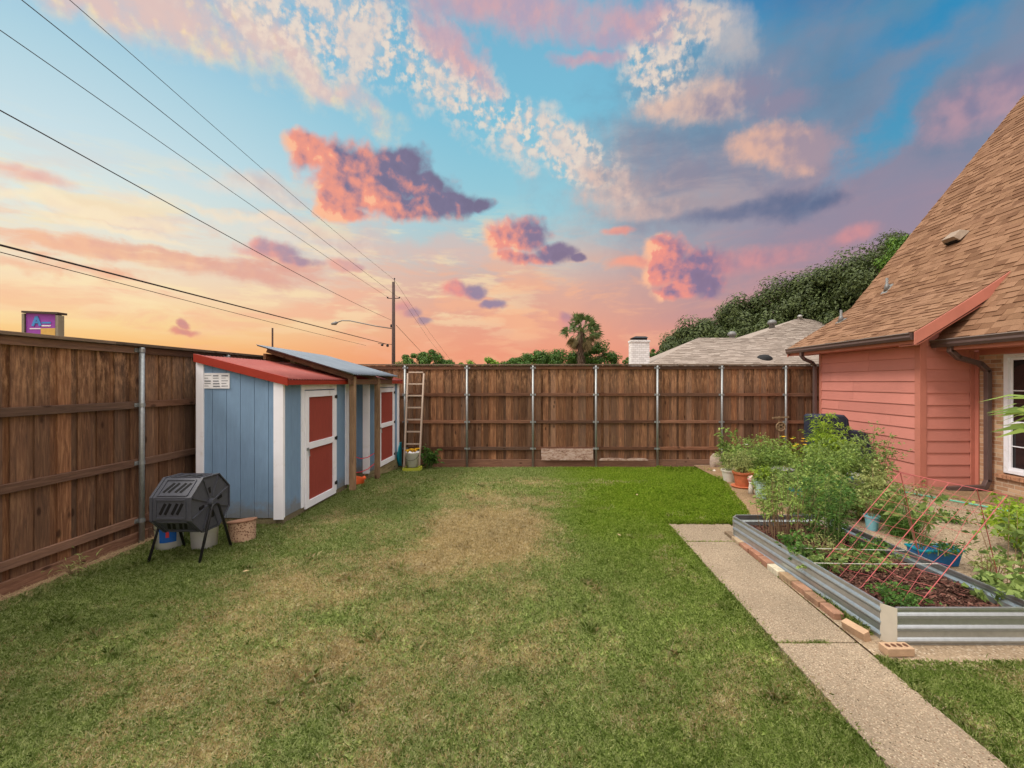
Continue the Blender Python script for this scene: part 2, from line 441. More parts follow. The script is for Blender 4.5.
M['mulch'] = aggregate('mulch_soil', (54,38,30), [(40,28,24),(78,54,44),(96,66,54),(60,42,34)], 60, (0.7, 1.2))
def ply_fn(t, b):
    p = t.obj((0.5,1,1.6)); n = t.noise(p, 12, 7, 0.75, 1.0)
    c = t.ramp(n, [(0.36, lin((96,70,54))), (0.47, lin((170,140,124))), (0.6, lin((196,176,164)))])
    t.put(b.inputs['Base Color'], c)
M['flaky'] = material('flaking_painted_board', ply_fn, 0.9, 0, 0.15)
def terr_fn(t, b):
    p = t.obj(); v = t.voro(p, 42); n = t.noise(p, 50, 2)
    c = t.ramp(t.m('ADD', v, t.m('MULTIPLY', n, 0.25)), [(0.26, lin((84,58,46))), (0.42, lin((132,98,78))), (0.62, lin((178,148,122)))])
    t.put(b.inputs['Base Color'], c)
M['terrazzo'] = material('pebbled_planter', terr_fn, 0.8, 0, 0.2)
M['terrim'] = plain('planter_rim', (150,112,90), 0.8, 0, 0.15, 20)
M['edgebrick'] = plain('edging_brick', (186,136,104), 0.9, 0, 0.35, 16, dirt=(206,186,160), bmp=0.5)
M['palebrick'] = plain('pale_cored_brick', (180,148,118), 0.9, 0, 0.15, 16, bmp=0.4)
M['hole'] = plain('brick_hole', (92,60,42), 0.95, 0, 0.1, 16)

# ------------------------------------------------------------------ numeric value noise
_lat = np.random.default_rng(5).random((256, 256))
def vnoise(x, y, s):
    x = np.asarray(x)*s+57.3; y = np.asarray(y)*s+31.7
    xi = np.floor(x).astype(int); yi = np.floor(y).astype(int); fx = x-xi; fy = y-yi
    fx = fx*fx*(3-2*fx); fy = fy*fy*(3-2*fy)
    g = lambda a, b: _lat[a & 255, b & 255]
    return (g(xi, yi)*(1-fx)+g(xi+1, yi)*fx)*(1-fy)+(g(xi, yi+1)*(1-fx)+g(xi+1, yi+1)*fx)*fy
def fbm(x, y, s, o=4):
    v = 0; a = 0.5; t = 0
    for i in range(o): v = v+a*vnoise(x+i*7.1, y-i*3.3, s*2**i); t += a; a *= 0.55
    return v/t
def ell(x, y, cx, cy, rx, ry): return np.exp(-(((x-cx)/rx)**2+((y-cy)/ry)**2))
def dryness(x, y):
    d = 0.20+0.0*x
    d = d+1.35*ell(x, y, -0.62, 6.0, 0.8, 0.85)+0.25*ell(x, y, -1.3, 5.1, 0.8, 0.4)+0.3*ell(x, y, -0.3, 7.6, 0.9, 0.6)+0.3*ell(x, y, -2.4, 4.6, 0.7, 0.5)+0.35*ell(x, y, 3.6, 2.6, 1.2, 0.6)+0.35*ell(x, y, 0.5, 9.2, 1.6, 0.7)+0.32*ell(x, y, -2.2, 4.3, 1.0, 0.6)
    d = d+0.22*ell(x, y, -1.6, 3.4, 1.6, 0.6)+0.2*ell(x, y, -0.6, 7.6, 1.6, 0.8)
    right = 1/(1+np.exp(-(x-0.25-0.12*(7-y))*3.0))
    d = d-0.34*right*(0.55+0.45/(1+np.exp(-(y-5.0)*1.5)))
    d = d-0.3/(1+np.exp((x+3.2+0.1*(y-5))*2.5))
    d = d-0.25/(1+np.exp(-(y-10.2)*1.6))
    return np.clip(d+(fbm(x, y, 1.1)-0.5)*0.85+(fbm(x, y, 5.0, 3)-0.5)*0.75, 0, 1)
def lush(x, y):
    """watered, yellow-green strip near the end of the path"""
    a = 1/(1+np.exp(-(x-0.62-0.25*(fbm(x, y, 1.0)-0.5)*4)*2.6)); return np.clip(a*(0.28+0.85/(1+np.exp(-(y-5.4)*1.6))), 0, 1)

def patio_edge(y):
    return np.interp(y, [3.0, 6.0, 6.4, 8.4, 9.6, 12.2], [2.5, 2.74, 3.05, 3.55, 3.90, 4.15])
def lawn_mask(x, y):
    xr = patio_edge(y)+0.10*(fbm(x, y, 2.5)-0.5)
    left = (x > -4.88+0.30*np.clip((6.6-y)/2.0, 0, 1)*0+0.12*(fbm(x, y, 2)-0.5)) & (x < xr) & (y < 11.82)
    wob = 0.11*(fbm(x, y, 3.5, 3)-0.5)
    on_path = (x > 1.80+wob) & (x < 2.60) & (y < 6.36+wob)
    on_edge = (x >= 2.40) & (y < 6.38)
    a = left & ~on_path & ~on_edge
    r = (x > 2.44+wob+0.02) & (y < 3.26+0.1*(fbm(x, y, 3)-0.5)) & (x < 9.0)
    shed = (x < -3.62) & (x > -4.86) & (((y > 6.36) & (y < 8.5)) | ((y > 9.5) & (y < 11.7)))
    return (a | r) & ~shed

# ------------------------------------------------------------------ ground and lawn
mb = MB()
G = 400
for (x0, x1, y0, y1) in ((-G, G, -G, 0),):
    pass
ys = [-60, 0, 4, 8.6, 9.4, 10.2, 11.0, 11.6, 12.0, 12.6, 20, 60, 200, 900]
for a, b in zip(ys[:-1], ys[1:]):
    za, zb = float(gz(a))-0.03, float(gz(b))-0.03
    mb.face([(-600, a, za), (600, a, za), (600, b, zb), (-600, b, zb)])
tag(mb.build('ground', M['soilground'], loc=(0, 0, -0.03)), kind='structure')

def lawn_color(t, fr):
    fr = t.m('ADD', t.m('MULTIPLY', fr, 0.8), t.m('MULTIPLY', t.m('SUBTRACT', t.noise(t.obj(), 11.0, 5, 0.7), 0.38), 0.9))
    dry = t.attr('dry'); lu = t.attr('lush')
    g = t.ramp(fr, [(0.0, lin((84,106,46))), (0.5, lin((154,174,94))), (1.0, lin((232,236,174)))])
    gl = t.ramp(fr, [(0.0, lin((92,128,32))), (0.5, lin((146,176,50))), (1.0, lin((196,212,92)))])
    dr = t.ramp(fr, [(0.0, lin((160,138,92))), (0.5, lin((226,204,150))), (1.0, lin((252,242,208)))])
    c = t.mix(lu, g, gl)
    return c, dr, dry
def lawn_ground(t, b):
    p = t.obj(); n = t.noise(p, 42, 5, 0.7)
    c, dr, dry = lawn_color(t, n)
    c = t.mix(t.sstep(dry, 0.25, 0.95), c, dr)
    c = t.mix(0.22, c, lin((120,102,66)))
    t.put(b.inputs['Base Color'], c); bump(t, b, n, 0.6, 0.02)
M['lawn'] = material('lawn_turf', lawn_ground, 1.0, 0, 0.05)
def blade_fn(t, b):
    r = t.attr('rnd')
    c, dr, dry = lawn_color(t, r)
    r2 = t.attr('rnd2')
    f = t.sstep(t.m('SUBTRACT', t.m('MULTIPLY', dry, 1.25), t.m('MULTIPLY', r2, 0.85)), -0.02, 0.22)
    c = t.mix(f, c, dr)
    t.put(b.inputs['Base Color'], c)
    tr = t.node('ShaderNodeBsdfTranslucent'); t.put(tr.inputs['Color'], c)
    mx = t.node('ShaderNodeMixShader'); mx.inputs[0].default_value = 0.3
    out = [n for n in t.n if n.type == 'OUTPUT_MATERIAL'][0]
    t.l.new(b.outputs[0], mx.inputs[1]); t.l.new(tr.outputs[0], mx.inputs[2]); t.l.new(mx.outputs[0], out.inputs[0])
M['blade'] = material('grass_blades', blade_fn, 0.7, 0, 0.15)

# turf sheet
gx = np.arange(-5.04, 9.0, 0.06); gy = np.arange(-1.0, 12.0, 0.06)
XX, YY = np.meshgrid(gx, gy); H = gz(YY)-0.012+0.022*(fbm(XX, YY, 3)-0.5)
nx = len(gx); idx = np.arange(XX.size).reshape(XX.shape)
keep = lawn_mask(XX, YY)
cell = keep[:-1, :-1] & keep[1:, :-1] & keep[:-1, 1:] & keep[1:, 1:]
i00 = idx[:-1, :-1][cell]; i10 = idx[:-1, 1:][cell]; i11 = idx[1:, 1:][cell]; i01 = idx[1:, :-1][cell]
o = np_mesh('lawn', np.stack([XX.ravel(), YY.ravel(), H.ravel()], 1), np.stack([i00, i10, i11, i01], 1), 4, M['lawn'],
            attrs={'dry': ('POINT', dryness(XX, YY).ravel()), 'lush': ('POINT', lush(XX, YY).ravel())}, smooth=True)
tag(o, kind='structure')

def scatter(n, x0, x1, y0, y1, dens=None):
    x = RNG.uniform(x0, x1, n); y = RNG.uniform(y0, y1, n)
    k = lawn_mask(x, y); return x[k], y[k]
bx, by, bh = [], [], []
for (n, y0, y1, hh) in ((340000, 1.9, 3.2, 0.75), (340000, 3.2, 5.2, 0.8), (300000, 5.2, 8.0, 0.95), (200000, 8.0, 11.9, 1.15)):
    x, y = scatter(n, -5.0, 5.5 if y0 < 3.3 else 4.3, y0, y1)
    bx.append(x); by.append(y); bh.append(np.full(len(x), hh))
# taller untrimmed fringe: along the fence and shed feet, at path edges and bed
def fringe(n, x0, x1, y0, y1, h):
    x = RNG.uniform(x0, x1, n); y = RNG.uniform(y0, y1, n); bx.append(x); by.append(y); bh.append(np.full(n, h))
fringe(2200, 1.74, 1.83, 1.9, 6.3, 1.1); fringe(3000, 1.8, 2.75, 6.35, 6.44, 1.7); fringe(2600, 2.40, 2.50, 1.9, 3.3, 1.2)
fringe(700, 2.54, 2.63, 3.6, 4.3, 1.6); fringe(400, 2.50, 2.54, 4.3, 5.8, 1.0); fringe(300, -3.6, -3.45, 6.4, 8.6, 1.0); fringe(700, -3.75, -3.4, 8.6, 11.6, 1.5)
fringe(400, -4.9, -3.6, 6.2, 6.3, 1.0); fringe(500, -4.75, -4.3, 5.6, 6.2, 2.2)
fringe(700, 1.81, 2.2, 3.445, 3.475, 1.0); fringe(150, 2.2, 2.41, 3.45, 3.47, 0.6); fringe(500, 1.81, 2.42, 5.63, 5.67, 1.0); fringe(160, 2.40, 2.43, 3.4, 5.9, 0.8); fringe(900, 3.0, 4.2, 10.8, 11.8, 2.0)
for _ in range(170):      # coarser tufts the mower left standing
    tx = RNG.uniform(-4.7, 3.4); ty = 2.0+8.5*RNG.random()**1.3
    if lawn_mask(np.array([tx]), np.array([ty]))[0]:
        k_ = int(RNG.integers(25, 80)); s_ = RNG.uniform(0.02, 0.06)
        bx.append(tx+RNG.normal(0, s_, k_)); by.append(ty+RNG.normal(0, s_, k_)); bh.append(np.full(k_, RNG.uniform(1.2, 1.9)))
x = np.concatenate(bx); y = np.concatenate(by); hm = np.concatenate(bh); n = len(x)
far = np.clip(y/5.5, 0.75, 2.1)
L = RNG.uniform(0.022, 0.05, n)*hm*(0.85+0.5*fbm(x, y, 2.2)); w = RNG.uniform(0.0010, 0.0020, n)*far
az = RNG.uniform(0, 2*np.pi, n); lean = RNG.uniform(0.1, 1.15, n)
z = gz(y)-0.008
dx = np.cos(az); dy = np.sin(az)
base = np.stack([x, y, z], 1)
side = np.stack([-dy, dx, np.zeros(n)], 1)*w[:, None]
tip = base+np.stack([dx*np.sin(lean), dy*np.sin(lean), np.cos(lean)], 1)*L[:, None]
mid = base+np.stack([dx*np.sin(lean)*0.35, dy*np.sin(lean)*0.35, np.cos(lean*0.6)*0.62], 1)*L[:, None]
V = np.stack([base-side, base+side, mid+side*0.8, tip, mid-side*0.8], 1).reshape(-1, 3)
Fi = (np.arange(n)*5)[:, None]+np.arange(5)[None]
d_ = dryness(x, y); l_ = lush(x, y)
o = np_mesh('grass', V, Fi, 5, M['blade'], attrs={'rnd': ('FACE', RNG.random(n)), 'rnd2': ('FACE', RNG.random(n)), 'dry': ('FACE', d_), 'lush': ('FACE', l_)})
tag(o, 'short mown lawn, dry and straw coloured in patches, greener beside the path', 'grass', kind='stuff')

# path slabs (exposed aggregate), bare patio ground
mb = MB()
for (a, b) in ((-1.0, 1.26), (1.275, 3.452), (3.468, 5.642), (5.658, 6.36)):
    mb.box((1.80, a, -0.08), (2.41, b, 0.022))
mb.box((2.4105, 5.98, -0.08), (2.64, 6.36, 0.022))
o = mb.build('path', M['path'], loc=(0, 0, 0), bevel=0.008); tag(o, kind='structure')
mb = MB()
ysl = list(np.linspace(3.16, 12.0, 40))
for a, b in zip(ysl[:-1], ysl[1:]):
    xa, xb = float(patio_edge(a))-0.06, float(patio_edge(b))-0.06
    if a < 6.3: xa = xb = 2.45
    za, zb = float(gz(a)*0.8)+0.0, float(gz(b)*0.8)+0.0
    mb.face([(xa, a, za), (9.5, a, za), (9.5, b, zb), (xb, b, zb)])
tag(mb.build('patio_ground', M['sand'], loc=(0, 0, 0)), kind='structure')

# bare brown soil between the lawn edge and the pots
q_ = MB()
ysl2 = [6.45, 7.0, 7.6, 8.2, 8.8, 9.4, 10.2, 11.0, 11.9]
for a_, b_ in zip(ysl2[:-1], ysl2[1:]):
    xa, xb = float(patio_edge(a_))-0.1, float(patio_edge(b_))-0.1
    q_.face([(xa, a_, float(gz(a_)*0.8)+0.006), (xa+0.75, a_, float(gz(a_)*0.8)+0.006), (xb+0.75, b_, float(gz(b_)*0.8)+0.006), (xb, b_, float(gz(b_)*0.8)+0.006)])
tag(q_.build('soil', M['soilground'], loc=(3.8, 8, 0)), kind='structure')
# loose chips of gravel on the patio
def blobs(name, mat, pts, s0, s1, parent=None, loc=(0,0,0), flat=0.5, **kw):
    oc = np.array([(1,0,0),(0,1,0),(-1,0,0),(0,-1,0),(0,0,1),(0,0,-1)], dtype=float)
    fa = np.array([(0,1,4),(1,2,4),(2,3,4),(3,0,4),(1,0,5),(2,1,5),(3,2,5),(0,3,5)])
    n = len(pts); s = RNG.uniform(s0, s1, (n, 1, 1)); an = RNG.uniform(0, 6.28, n)
    q = oc[None]*s*RNG.uniform(0.6, 1.3, (n, 6, 1))*np.array([1, 1, flat])
    c, s_ = np.cos(an)[:, None], np.sin(an)[:, None]
    v = np.stack([q[..., 0]*c-q[..., 1]*s_, q[..., 0]*s_+q[..., 1]*c, q[..., 2]], -1)+pts[:, None, :]
    Fi = (np.arange(n)*6)[:, None, None]+fa[None]
    return np_mesh(name, v.reshape(-1, 3), Fi.reshape(-1, 3), 3, mat, parent, loc, attrs={'rnd': ('FACE', np.repeat(RNG.random(n), 8))})
px_ = RNG.uniform(2.8, 8.1, 9000); py_ = 3.3+8.0*RNG.random(9000)**1.4
k = (px_ > patio_edge(py_)) & ~((px_ > 2.4) & (px_ < 3.8) & (py_ < 5.95)) & ~((px_ > 7.1) & (py_ > 8.5))
px_, py_ = px_[k], py_[k]
tag(blobs('gravel', M['sand'], np.stack([px_, py_, gz(py_)*0.8+0.002], 1), 0.006, 0.016), 'loose tan gravel chips on the patio ground', 'gravel', kind='stuff')
# dead litter along left fence foot
n = 2600; lx = -4.98+0.3*RNG.random(n)**1.6; ly = RNG.uniform(2.5, 6.3, n)
an = RNG.uniform(0, 3.14, n); LL = RNG.uniform(0.02, 0.09, n)
p0 = np.stack([lx, ly, gz(ly)+RNG.uniform(-0.005, 0.02, n)], 1); dd = np.stack([np.cos(an), np.sin(an), RNG.uniform(-0.1, 0.5, n)], 1)*LL[:, None]
ss = np.stack([-np.sin(an), np.cos(an), 0*an], 1)*0.0018
V = np.stack([p0-ss, p0+ss, p0+dd], 1).reshape(-1, 3)
M['straw'] = plain('straw_litter', (176,150,112), 0.95, 0, 0.3, 20)
tag(np_mesh('dead_grass', V, np.arange(3*n).reshape(-1, 3), 3, M['straw'], attrs={'rnd': ('FACE', RNG.random(n))}), 'dry straw litter strewn along the foot of the left fence', 'straw', kind='stuff')
#SECTION2
# ------------------------------------------------------------------ fences
def left_fence():
    X0 = -5.07
    root = thing('wooden_fence', 'tall brown board fence with steel posts running past the composter and behind both sheds', 'fence', (X0-0.05, 6.0, 0))
    p = MB(); y = 0.3; rr = random.Random(3)
    while y < 12.05:
        w = 0.14; tz = 2.435+rr.uniform(-0.004, 0.004)
        p.box((X0-0.06, y, 0.06+rr.uniform(-0.02, 0.02)), (X0-0.045+rr.uniform(0, 0.003), y+w, tz), rr.random())
        p.box((X0-0.078, y+w-0.03, 0.06), (X0-0.063, y+w+0.11, tz-0.004), rr.random())
        y += 0.215+rr.uniform(-0.006, 0.006)
    p.build('pickets', M['fence'], root)
    posts = [1.0, 2.58, 4.17, 5.76, 7.35, 8.95, 10.53]
    for zc, h in ((2.40, 0.085), (1.71, 0.09), (0.98, 0.09), (0.25, 0.09)):
        r = MB()
        for a, b in zip([0.3]+posts, posts+[11.97]):
            r.box((X0-0.044, a+0.003, zc-h/2+rr.uniform(-0.006, 0.006)), (X0-0.006, b-0.003, zc+h/2))
        r.build('rail', M['fence_rail_y'], root, bevel=0.004)
    c = MB()
    for a, b in zip([0.3, 2.9, 5.4, 8.2], [2.9, 5.4, 8.2, 12.08]):
        c.box((X0-0.12, a+0.003, 2.447), (X0+0.045, b, 2.483), rr.random())
    c.build('cap_board', M['cap'], root, bevel=0.004)
    t = MB(); t.box((X0-0.043, 0.3, -0.08), (X0-0.008, 5.9, 0.1)); t.box((X0-0.043, 5.905, -0.1), (X0-0.008, 11.96, 0.1))
    t.build('kick_board', M['fence_rail_y'], root, bevel=0.004)
    for py in posts:
        q = MB(); q.tube([(X0+0.03, py, -0.15), (X0+0.03, py, 2.436)], 0.03, 14)
        po = q.build('steel_post', M['galv'], root, smooth=True)
        b = MB()
        for zc in (2.40, 1.71, 0.98, 0.25):
            b.mark(); b.box((X0-0.003, py-0.07, zc-0.025), (X0+0.004, py+0.07, zc+0.025)); b.lathe((X0+0.03, py, zc-0.022), [(0.035, 0), (0.035, 0.044)], 12)
            b.tube([(X0+0.004, py+0.055, zc), (X0+0.018, py+0.055, zc)], 0.009, 6); b.tube([(X0+0.004, py-0.055, zc), (X0+0.018, py-0.055, zc)], 0.009, 6)
        b.build('bracket', M['galv'], po, split=True)
def back_fence():
    Y0 = 12.03
    root = thing('wooden_fence', 'brown board fence with steel posts across the back, behind the leaning ladder', 'fence', (1.2, Y0, -0.2))
    p = MB(); x = -5.1; rr = random.Random(8)
    while x < 7.7:
        w = 0.135
        p.box((x, Y0+0.045+rr.uniform(-0.003, 0), -0.06+rr.uniform(-0.01, 0.01)), (x+w, Y0+0.06, 2.43+rr.uniform(-0.004, 0.004)), rr.random())
        p.box((x+w-0.03, Y0+0.063, -0.06), (x+w+0.1, Y0+0.078, 2.425), rr.random())
        x += 0.2+rr.uniform(-0.006, 0.006)
    p.build('pickets', M['fence'], root)
    posts = [X_at(q, 12.0) for q in (342, 405, 467, 533, 596, 657.5, 722, 786, 849)]
    for zc, h in ((2.375, 0.08), (1.665, 0.085), (0.945, 0.085), (0.24, 0.085)):
        r = MB()
        for a, b in zip([-5.06]+posts, posts+[7.7]):
            r.box((a+0.003, Y0+0.006, zc-h/2+rr.uniform(-0.006, 0.006)), (b-0.003, Y0+0.044, zc+h/2))
        r.build('rail', M['fence_rail_x'], root, bevel=0.004)
    c = MB(); c.box((-5.02, Y0-0.045, 2.437), (0.9, Y0+0.12, 2.472)); c.box((0.904, Y0-0.045, 2.437), (7.7, Y0+0.12, 2.472))
    c.build('cap_board', M['cap'], root, bevel=0.004)
    t = MB(); t.box((-5.0, Y0+0.002, -0.28), (-1.0, Y0+0.04, -0.05)); t.box((-0.995, Y0+0.002, -0.28), (3.6, Y0+0.04, -0.05)); t.box((3.605, Y0+0.002, -0.28), (7.7, Y0+0.04, -0.05))
    t.build('kick_board', M['fence_rail_x'], root, bevel=0.004)
    for px in posts:
        q = MB(); q.tube([(px, Y0-0.03, -0.35), (px, Y0-0.03, 2.433)], 0.03, 14)
        po = q.build('steel_post', M['galv'], root, smooth=True)
        b = MB()
        for zc in (2.375, 1.665, 0.945, 0.24):
            b.mark(); b.box((px-0.075, Y0-0.004, zc-0.025), (px+0.075, Y0+0.003, zc+0.025)); b.lathe((px, Y0-0.03, zc-0.022), [(0.035, 0), (0.035, 0.044)], 12)
        b.build('bracket', M['galv'], po, split=True)
left_fence(); back_fence()
mb = MB(); mb.box((0.03, 11.965, -0.06), (1.40, 11.985, 0.245)); 
o = mb.build('weathered_board', M['flaky'], loc=(0.7, 11.97, -0.06), bevel=0.003); tag(o, 'weathered board with flaking whitish paint standing against the foot of the back fence', 'board')
random.seed(5)
for k_, (x, h, lb) in enumerate(((1.85, 0.05, 'whitish strip of broken wood lying along the back fence'),)):
    mb = MB(); q = [(x-0.3, -0.02), (x+1.0, -0.02), (x+0.95, 0.03), (x+0.6, 0.045), (x+0.45, 0.02), (x+0.1, 0.05), (x-0.25, 0.035)]
    mb.prism([(a, b-0.045) for a, b in q], 'y', 11.965, 11.985)
    tag(mb.build('wood_strip', M['flaky'], loc=(x, 11.97, -0.05)), lb, 'wood')
def rock(name, label, c, s, mat, seed):
    bm = bmesh.new(); bmesh.ops.create_icosphere(bm, subdivisions=3, radius=1)
    rr = random.Random(seed)
    for v in bm.verts:
        n = v.co.normalized(); k = 1+0.16*math.sin(n.x*3+seed)+0.12*math.sin(n.y*5+seed*2)+0.05*rr.random()
        v.co = Vector((n.x*s[0]*k, n.y*s[1]*k, n.z*s[2]*k+s[2]*0.8))
    me = bpy.data.meshes.new(name); bm.to_mesh(me); bm.free(); me.materials.append(mat)
    o = bpy.data.objects.new(name, me); COL.objects.link(o); o.location = c; return tag(o, label, 'stone')
rock('stone', 'pale upright stone at the foot of the back fence by the white pot', (X_at(716, 11.6), 11.6, -0.2), (0.13, 0.06, 0.2), M['stone'], 4)
rock('stone', 'small white stone on the lawn just left of the upright pale stone', (X_at(714, 10.9), 10.9, -0.2), (0.05, 0.04, 0.05), M['potwhite'], 7)

# ------------------------------------------------------------------ sheds
def shed(y0, y1, label, near_door, raised):
    XR, XL = -3.60, -4.775; S = 0.09; zb = 0.10
    root = thing('storage_shed', label, 'shed', (-4.2, y0, 0))
    zr = lambda x: 2.02+(XR-x)*0.255          # underside of the roof
    w = MB()                                     # panelled walls, 0.2 m vertical grooves
    x = XL+0.0
    xs = np.linspace(XL, XR, 7)
    for a, b in zip(xs[:-1], xs[1:]):
        for yy in (y0, y1-0.02):
            w.hexa([(a+0.003, yy, zb), (b-0.003, yy, zb), (b-0.003, yy+0.02, zb), (a+0.003, yy+0.02, zb), (a+0.003, yy, zr(a)), (b-0.003, yy, zr(b)), (b-0.003, yy+0.02, zr(b)), (a+0.003, yy+0.02, zr(a))])
    yo = np.arange(y0+0.021, y1-0.02, 0.2); yo = list(yo)+[y1-0.021]
    d0, d1 = near_door
    for a, b in zip(yo[:-1], yo[1:]):
        w.box((XL, a+0.003, zb), (XL+0.02, b-0.003, zr(XL)-0.01))
        for (s, e) in ((a, min(b, d0)), (max(a, d1), b)):
            if e-s > 0.015: w.box((XR-0.02, s+0.003, zb), (XR, e-0.003, 2.03))
    w.box((XR-0.02, d0, 1.9), (XR, d1, 2.03))
    inner = (XL+0.022, y0+0.022, zb+0.01), (XR-0.022, y1-0.022, 2.0)
    w.box(*inner)
    w.build('wall', M['blue'], root)
    t = MB()
    for yy, s in ((y0, -1), (y1, 1)):
        a, b = sorted((yy, yy+s*0.022))
        t.hexa([(XL-0.02, a, zb), (XL+0.085, a, zb), (XL+0.085, b, zb), (XL-0.02, b, zb), (XL-0.02, a, zr(XL)), (XL+0.085, a, zr(XL+0.085)), (XL+0.085, b, zr(XL+0.085)), (XL-0.02, b, zr(XL))])
        t.box((XR-0.115, a, zb-0.02), (XR+0.022, b, 2.045))
    t.box((XR+0.001, y0, zb), (XR+0.021, y0+0.03, 2.03)); t.box((XR+0.001, y1-0.11, zb), (XR+0.021, y1, 2.03))
    t.build('corner_trim', M['white'], root, bevel=0.003, split=True)
    # door with frame and two recessed brick-red panels
    fr = MB(); fr.box((XR+0.001, d0-0.09, zb), (XR+0.02, d0-0.004, 1.99)); fr.box((XR+0.001, d1+0.004, zb), (XR+0.02, d1+0.055, 1.99))
    fr.box((XR+0.001, d0-0.003, 1.88), (XR+0.018, d1+0.003, 1.99))
    fr.build('door_frame', M['white'], root, bevel=0.003)
    df = MB(); zb0, zt0 = 0.06 if not raised else 0.10, 1.865; 
    df.box((XR+0.004, d0, zb0), (XR+0.035, d0+0.10, zt0)); df.box((XR+0.004, d1-0.10, zb0), (XR+0.035, d1, zt0))
    for a, b in ((zb0, zb0+0.11), (0.96, 1.06), (zt0-0.10, zt0)): df.box((XR+0.004, d0+0.1005, a), (XR+0.0345, d1-0.1005, b))
    dr = df.build('door', M['white'], root, bevel=0.003)
    pn = MB(); pn.box((XR+0.002, d0+0.09, zb0+0.1), (XR+0.012, d1-0.09, zt0-0.09))
    tag(pn.build('door_panel', M['doorred'], dr), 'brick red door panels')
    h = MB()
    for z in (0.22, 1.0, 1.72): h.mark(); h.box((XR+0.0352, d1-0.06, z), (XR+0.045, d1+0.03, z+0.05)); h.tube([(XR+0.044, d1, z-0.01), (XR+0.044, d1, z+0.06)], 0.009, 6)
    h.build('hinge', M['darkmetal'], dr, split=True)
    l = MB(); l.box((XR+0.0352, d0+0.02, 0.95), (XR+0.045, d0+0.08, 0.99)); l.tube([(XR+0.05, d0+0.06, 0.97), (XR+0.06, d0+0.065, 0.86)], 0.008, 6)
    l.build('latch', M['galv'], dr)
    # corrugated red roof sloping to the yard
    xo, xi = XR+0.10, XL-0.03; ya, yb = y0-0.04, y1+0.04
    nrib = int((yb-ya)/0.0762); V = []; Fc = []
    ny = nrib*6+1
    for j in range(ny):
        yy = ya+(yb-ya)*j/(ny-1); ph = (j % 6)/6*2*math.pi
        hgt = 0.011*math.cos(ph)
        for xx in (xi, xo): V.append((xx, yy, zr(xx)+0.045+hgt))
    for j in range(ny-1): Fc.append((2*j, 2*j+1, 2*j+3, 2*j+2))
    rm = MB(); rm.v = V; rm.f = Fc; rm.r = [0.5]*len(Fc)
    o = rm.build('roof', M['redroof'], root, smooth=True, fix=False)
    md = o.modifiers.new('thick', 'SOLIDIFY'); md.thickness = 0.004
    fm = MB()
    for (a, b) in ((y0-0.055, y0-0.035), (y1+0.035, y1+0.055)):
        fm.hexa([(xi, a, zr(xi)-0.045), (xo, a, zr(xo)-0.045), (xo, b, zr(xo)-0.045), (xi, b, zr(xi)-0.045), (xi, a, zr(xi)+0.066), (xo, a, zr(xo)+0.066), (xo, b, zr(xo)+0.066), (xi, b, zr(xi)+0.066)])
    a, b = (y0-0.034, y0+0.02), (y1-0.02, y1+0.034)
    for q in (a, b):
        fm.hexa([(xi, q[0], zr(xi)+0.059), (xo, q[0], zr(xo)+0.059), (xo, q[1], zr(xo)+0.059), (xi, q[1], zr(xi)+0.059), (xi, q[0], zr(xi)+0.064), (xo, q[0], zr(xo)+0.064), (xo, q[1], zr(xo)+0.064), (xi, q[1], zr(xi)+0.064)])
    fm.box((xo-0.002, y0-0.034, zr(xo)-0.035), (xo+0.006, y1+0.034, zr(xo)+0.03))
    fm.build('roof_trim', M['redfascia'], o, split=True)
    sf = MB(); sf.hexa([(xi+0.02, ya+0.01, zr(xi)+0.004), (xo-0.01, ya+0.01, zr(xo)+0.004), (xo-0.01, yb-0.01, zr(xo)+0.004), (xi+0.02, yb-0.01, zr(xi)+0.004), (xi+0.02, ya+0.01, zr(xi)+0.026), (xo-0.01, ya+0.01, zr(xo)+0.026), (xo-0.01, yb-0.01, zr(xo)+0.026), (xi+0.02, yb-0.01, zr(xi)+0.026)])
    sf.build('roof_deck', M['beam_wood'], root)
    sk = MB(); zg0, zg1 = float(gz(y0)), float(gz(y1))
    for xx in (XL+0.03, -4.2, XR-0.09): sk.box((xx, y0+0.01, zg1-0.06), (xx+0.09, y1-0.01, zb-0.005))
    sk.box((XL+0.13, y0+0.012, zg0-0.06), (XR-0.1, y0+0.05, zb-0.01))
    sk.build('skid', M['skid'], root, split=True)
    return root
s1 = shed(6.36, 8.50, 'near blue shed with brick red door, red metal roof and white notice', (6.93, 7.96), False)
s2 = shed(9.55, 11.55, 'blue shed with brick red door, farther from us, beside the ladder and back fence', (10.12, 11.16), True)
# notice on the near shed's end wall (print too small to read)
nt = MB(); xa, xb = X_at(202.5, 6.34), X_at(229, 6.34); za, zb = Z_at(388.5, 6.34), Z_at(373, 6.34)
nt.box((xa, 6.349, za), (xb, 6.357, zb))
n1 = nt.build('notice', M['paper'], loc=(xa, 6.35, za)); tag(n1, 'white printed notice fixed high on the near shed end wall', 'notice')
ik = MB(); rr = random.Random(2); W_, H_ = xb-xa, zb-za
for c in range(3):
    for r_ in range(5):
        x0 = xa+W_*(0.06+0.32*c); zz = zb-H_*(0.14+0.17*r_)
        ln = W_*rr.uniform(0.12, 0.26); hh = H_*rr.choice((0.03, 0.04, 0.075))
        ik.box((x0, 6.3465, zz-hh), (x0+ln, 6.3485, zz))
ik.build('print', M['ink'], n1)
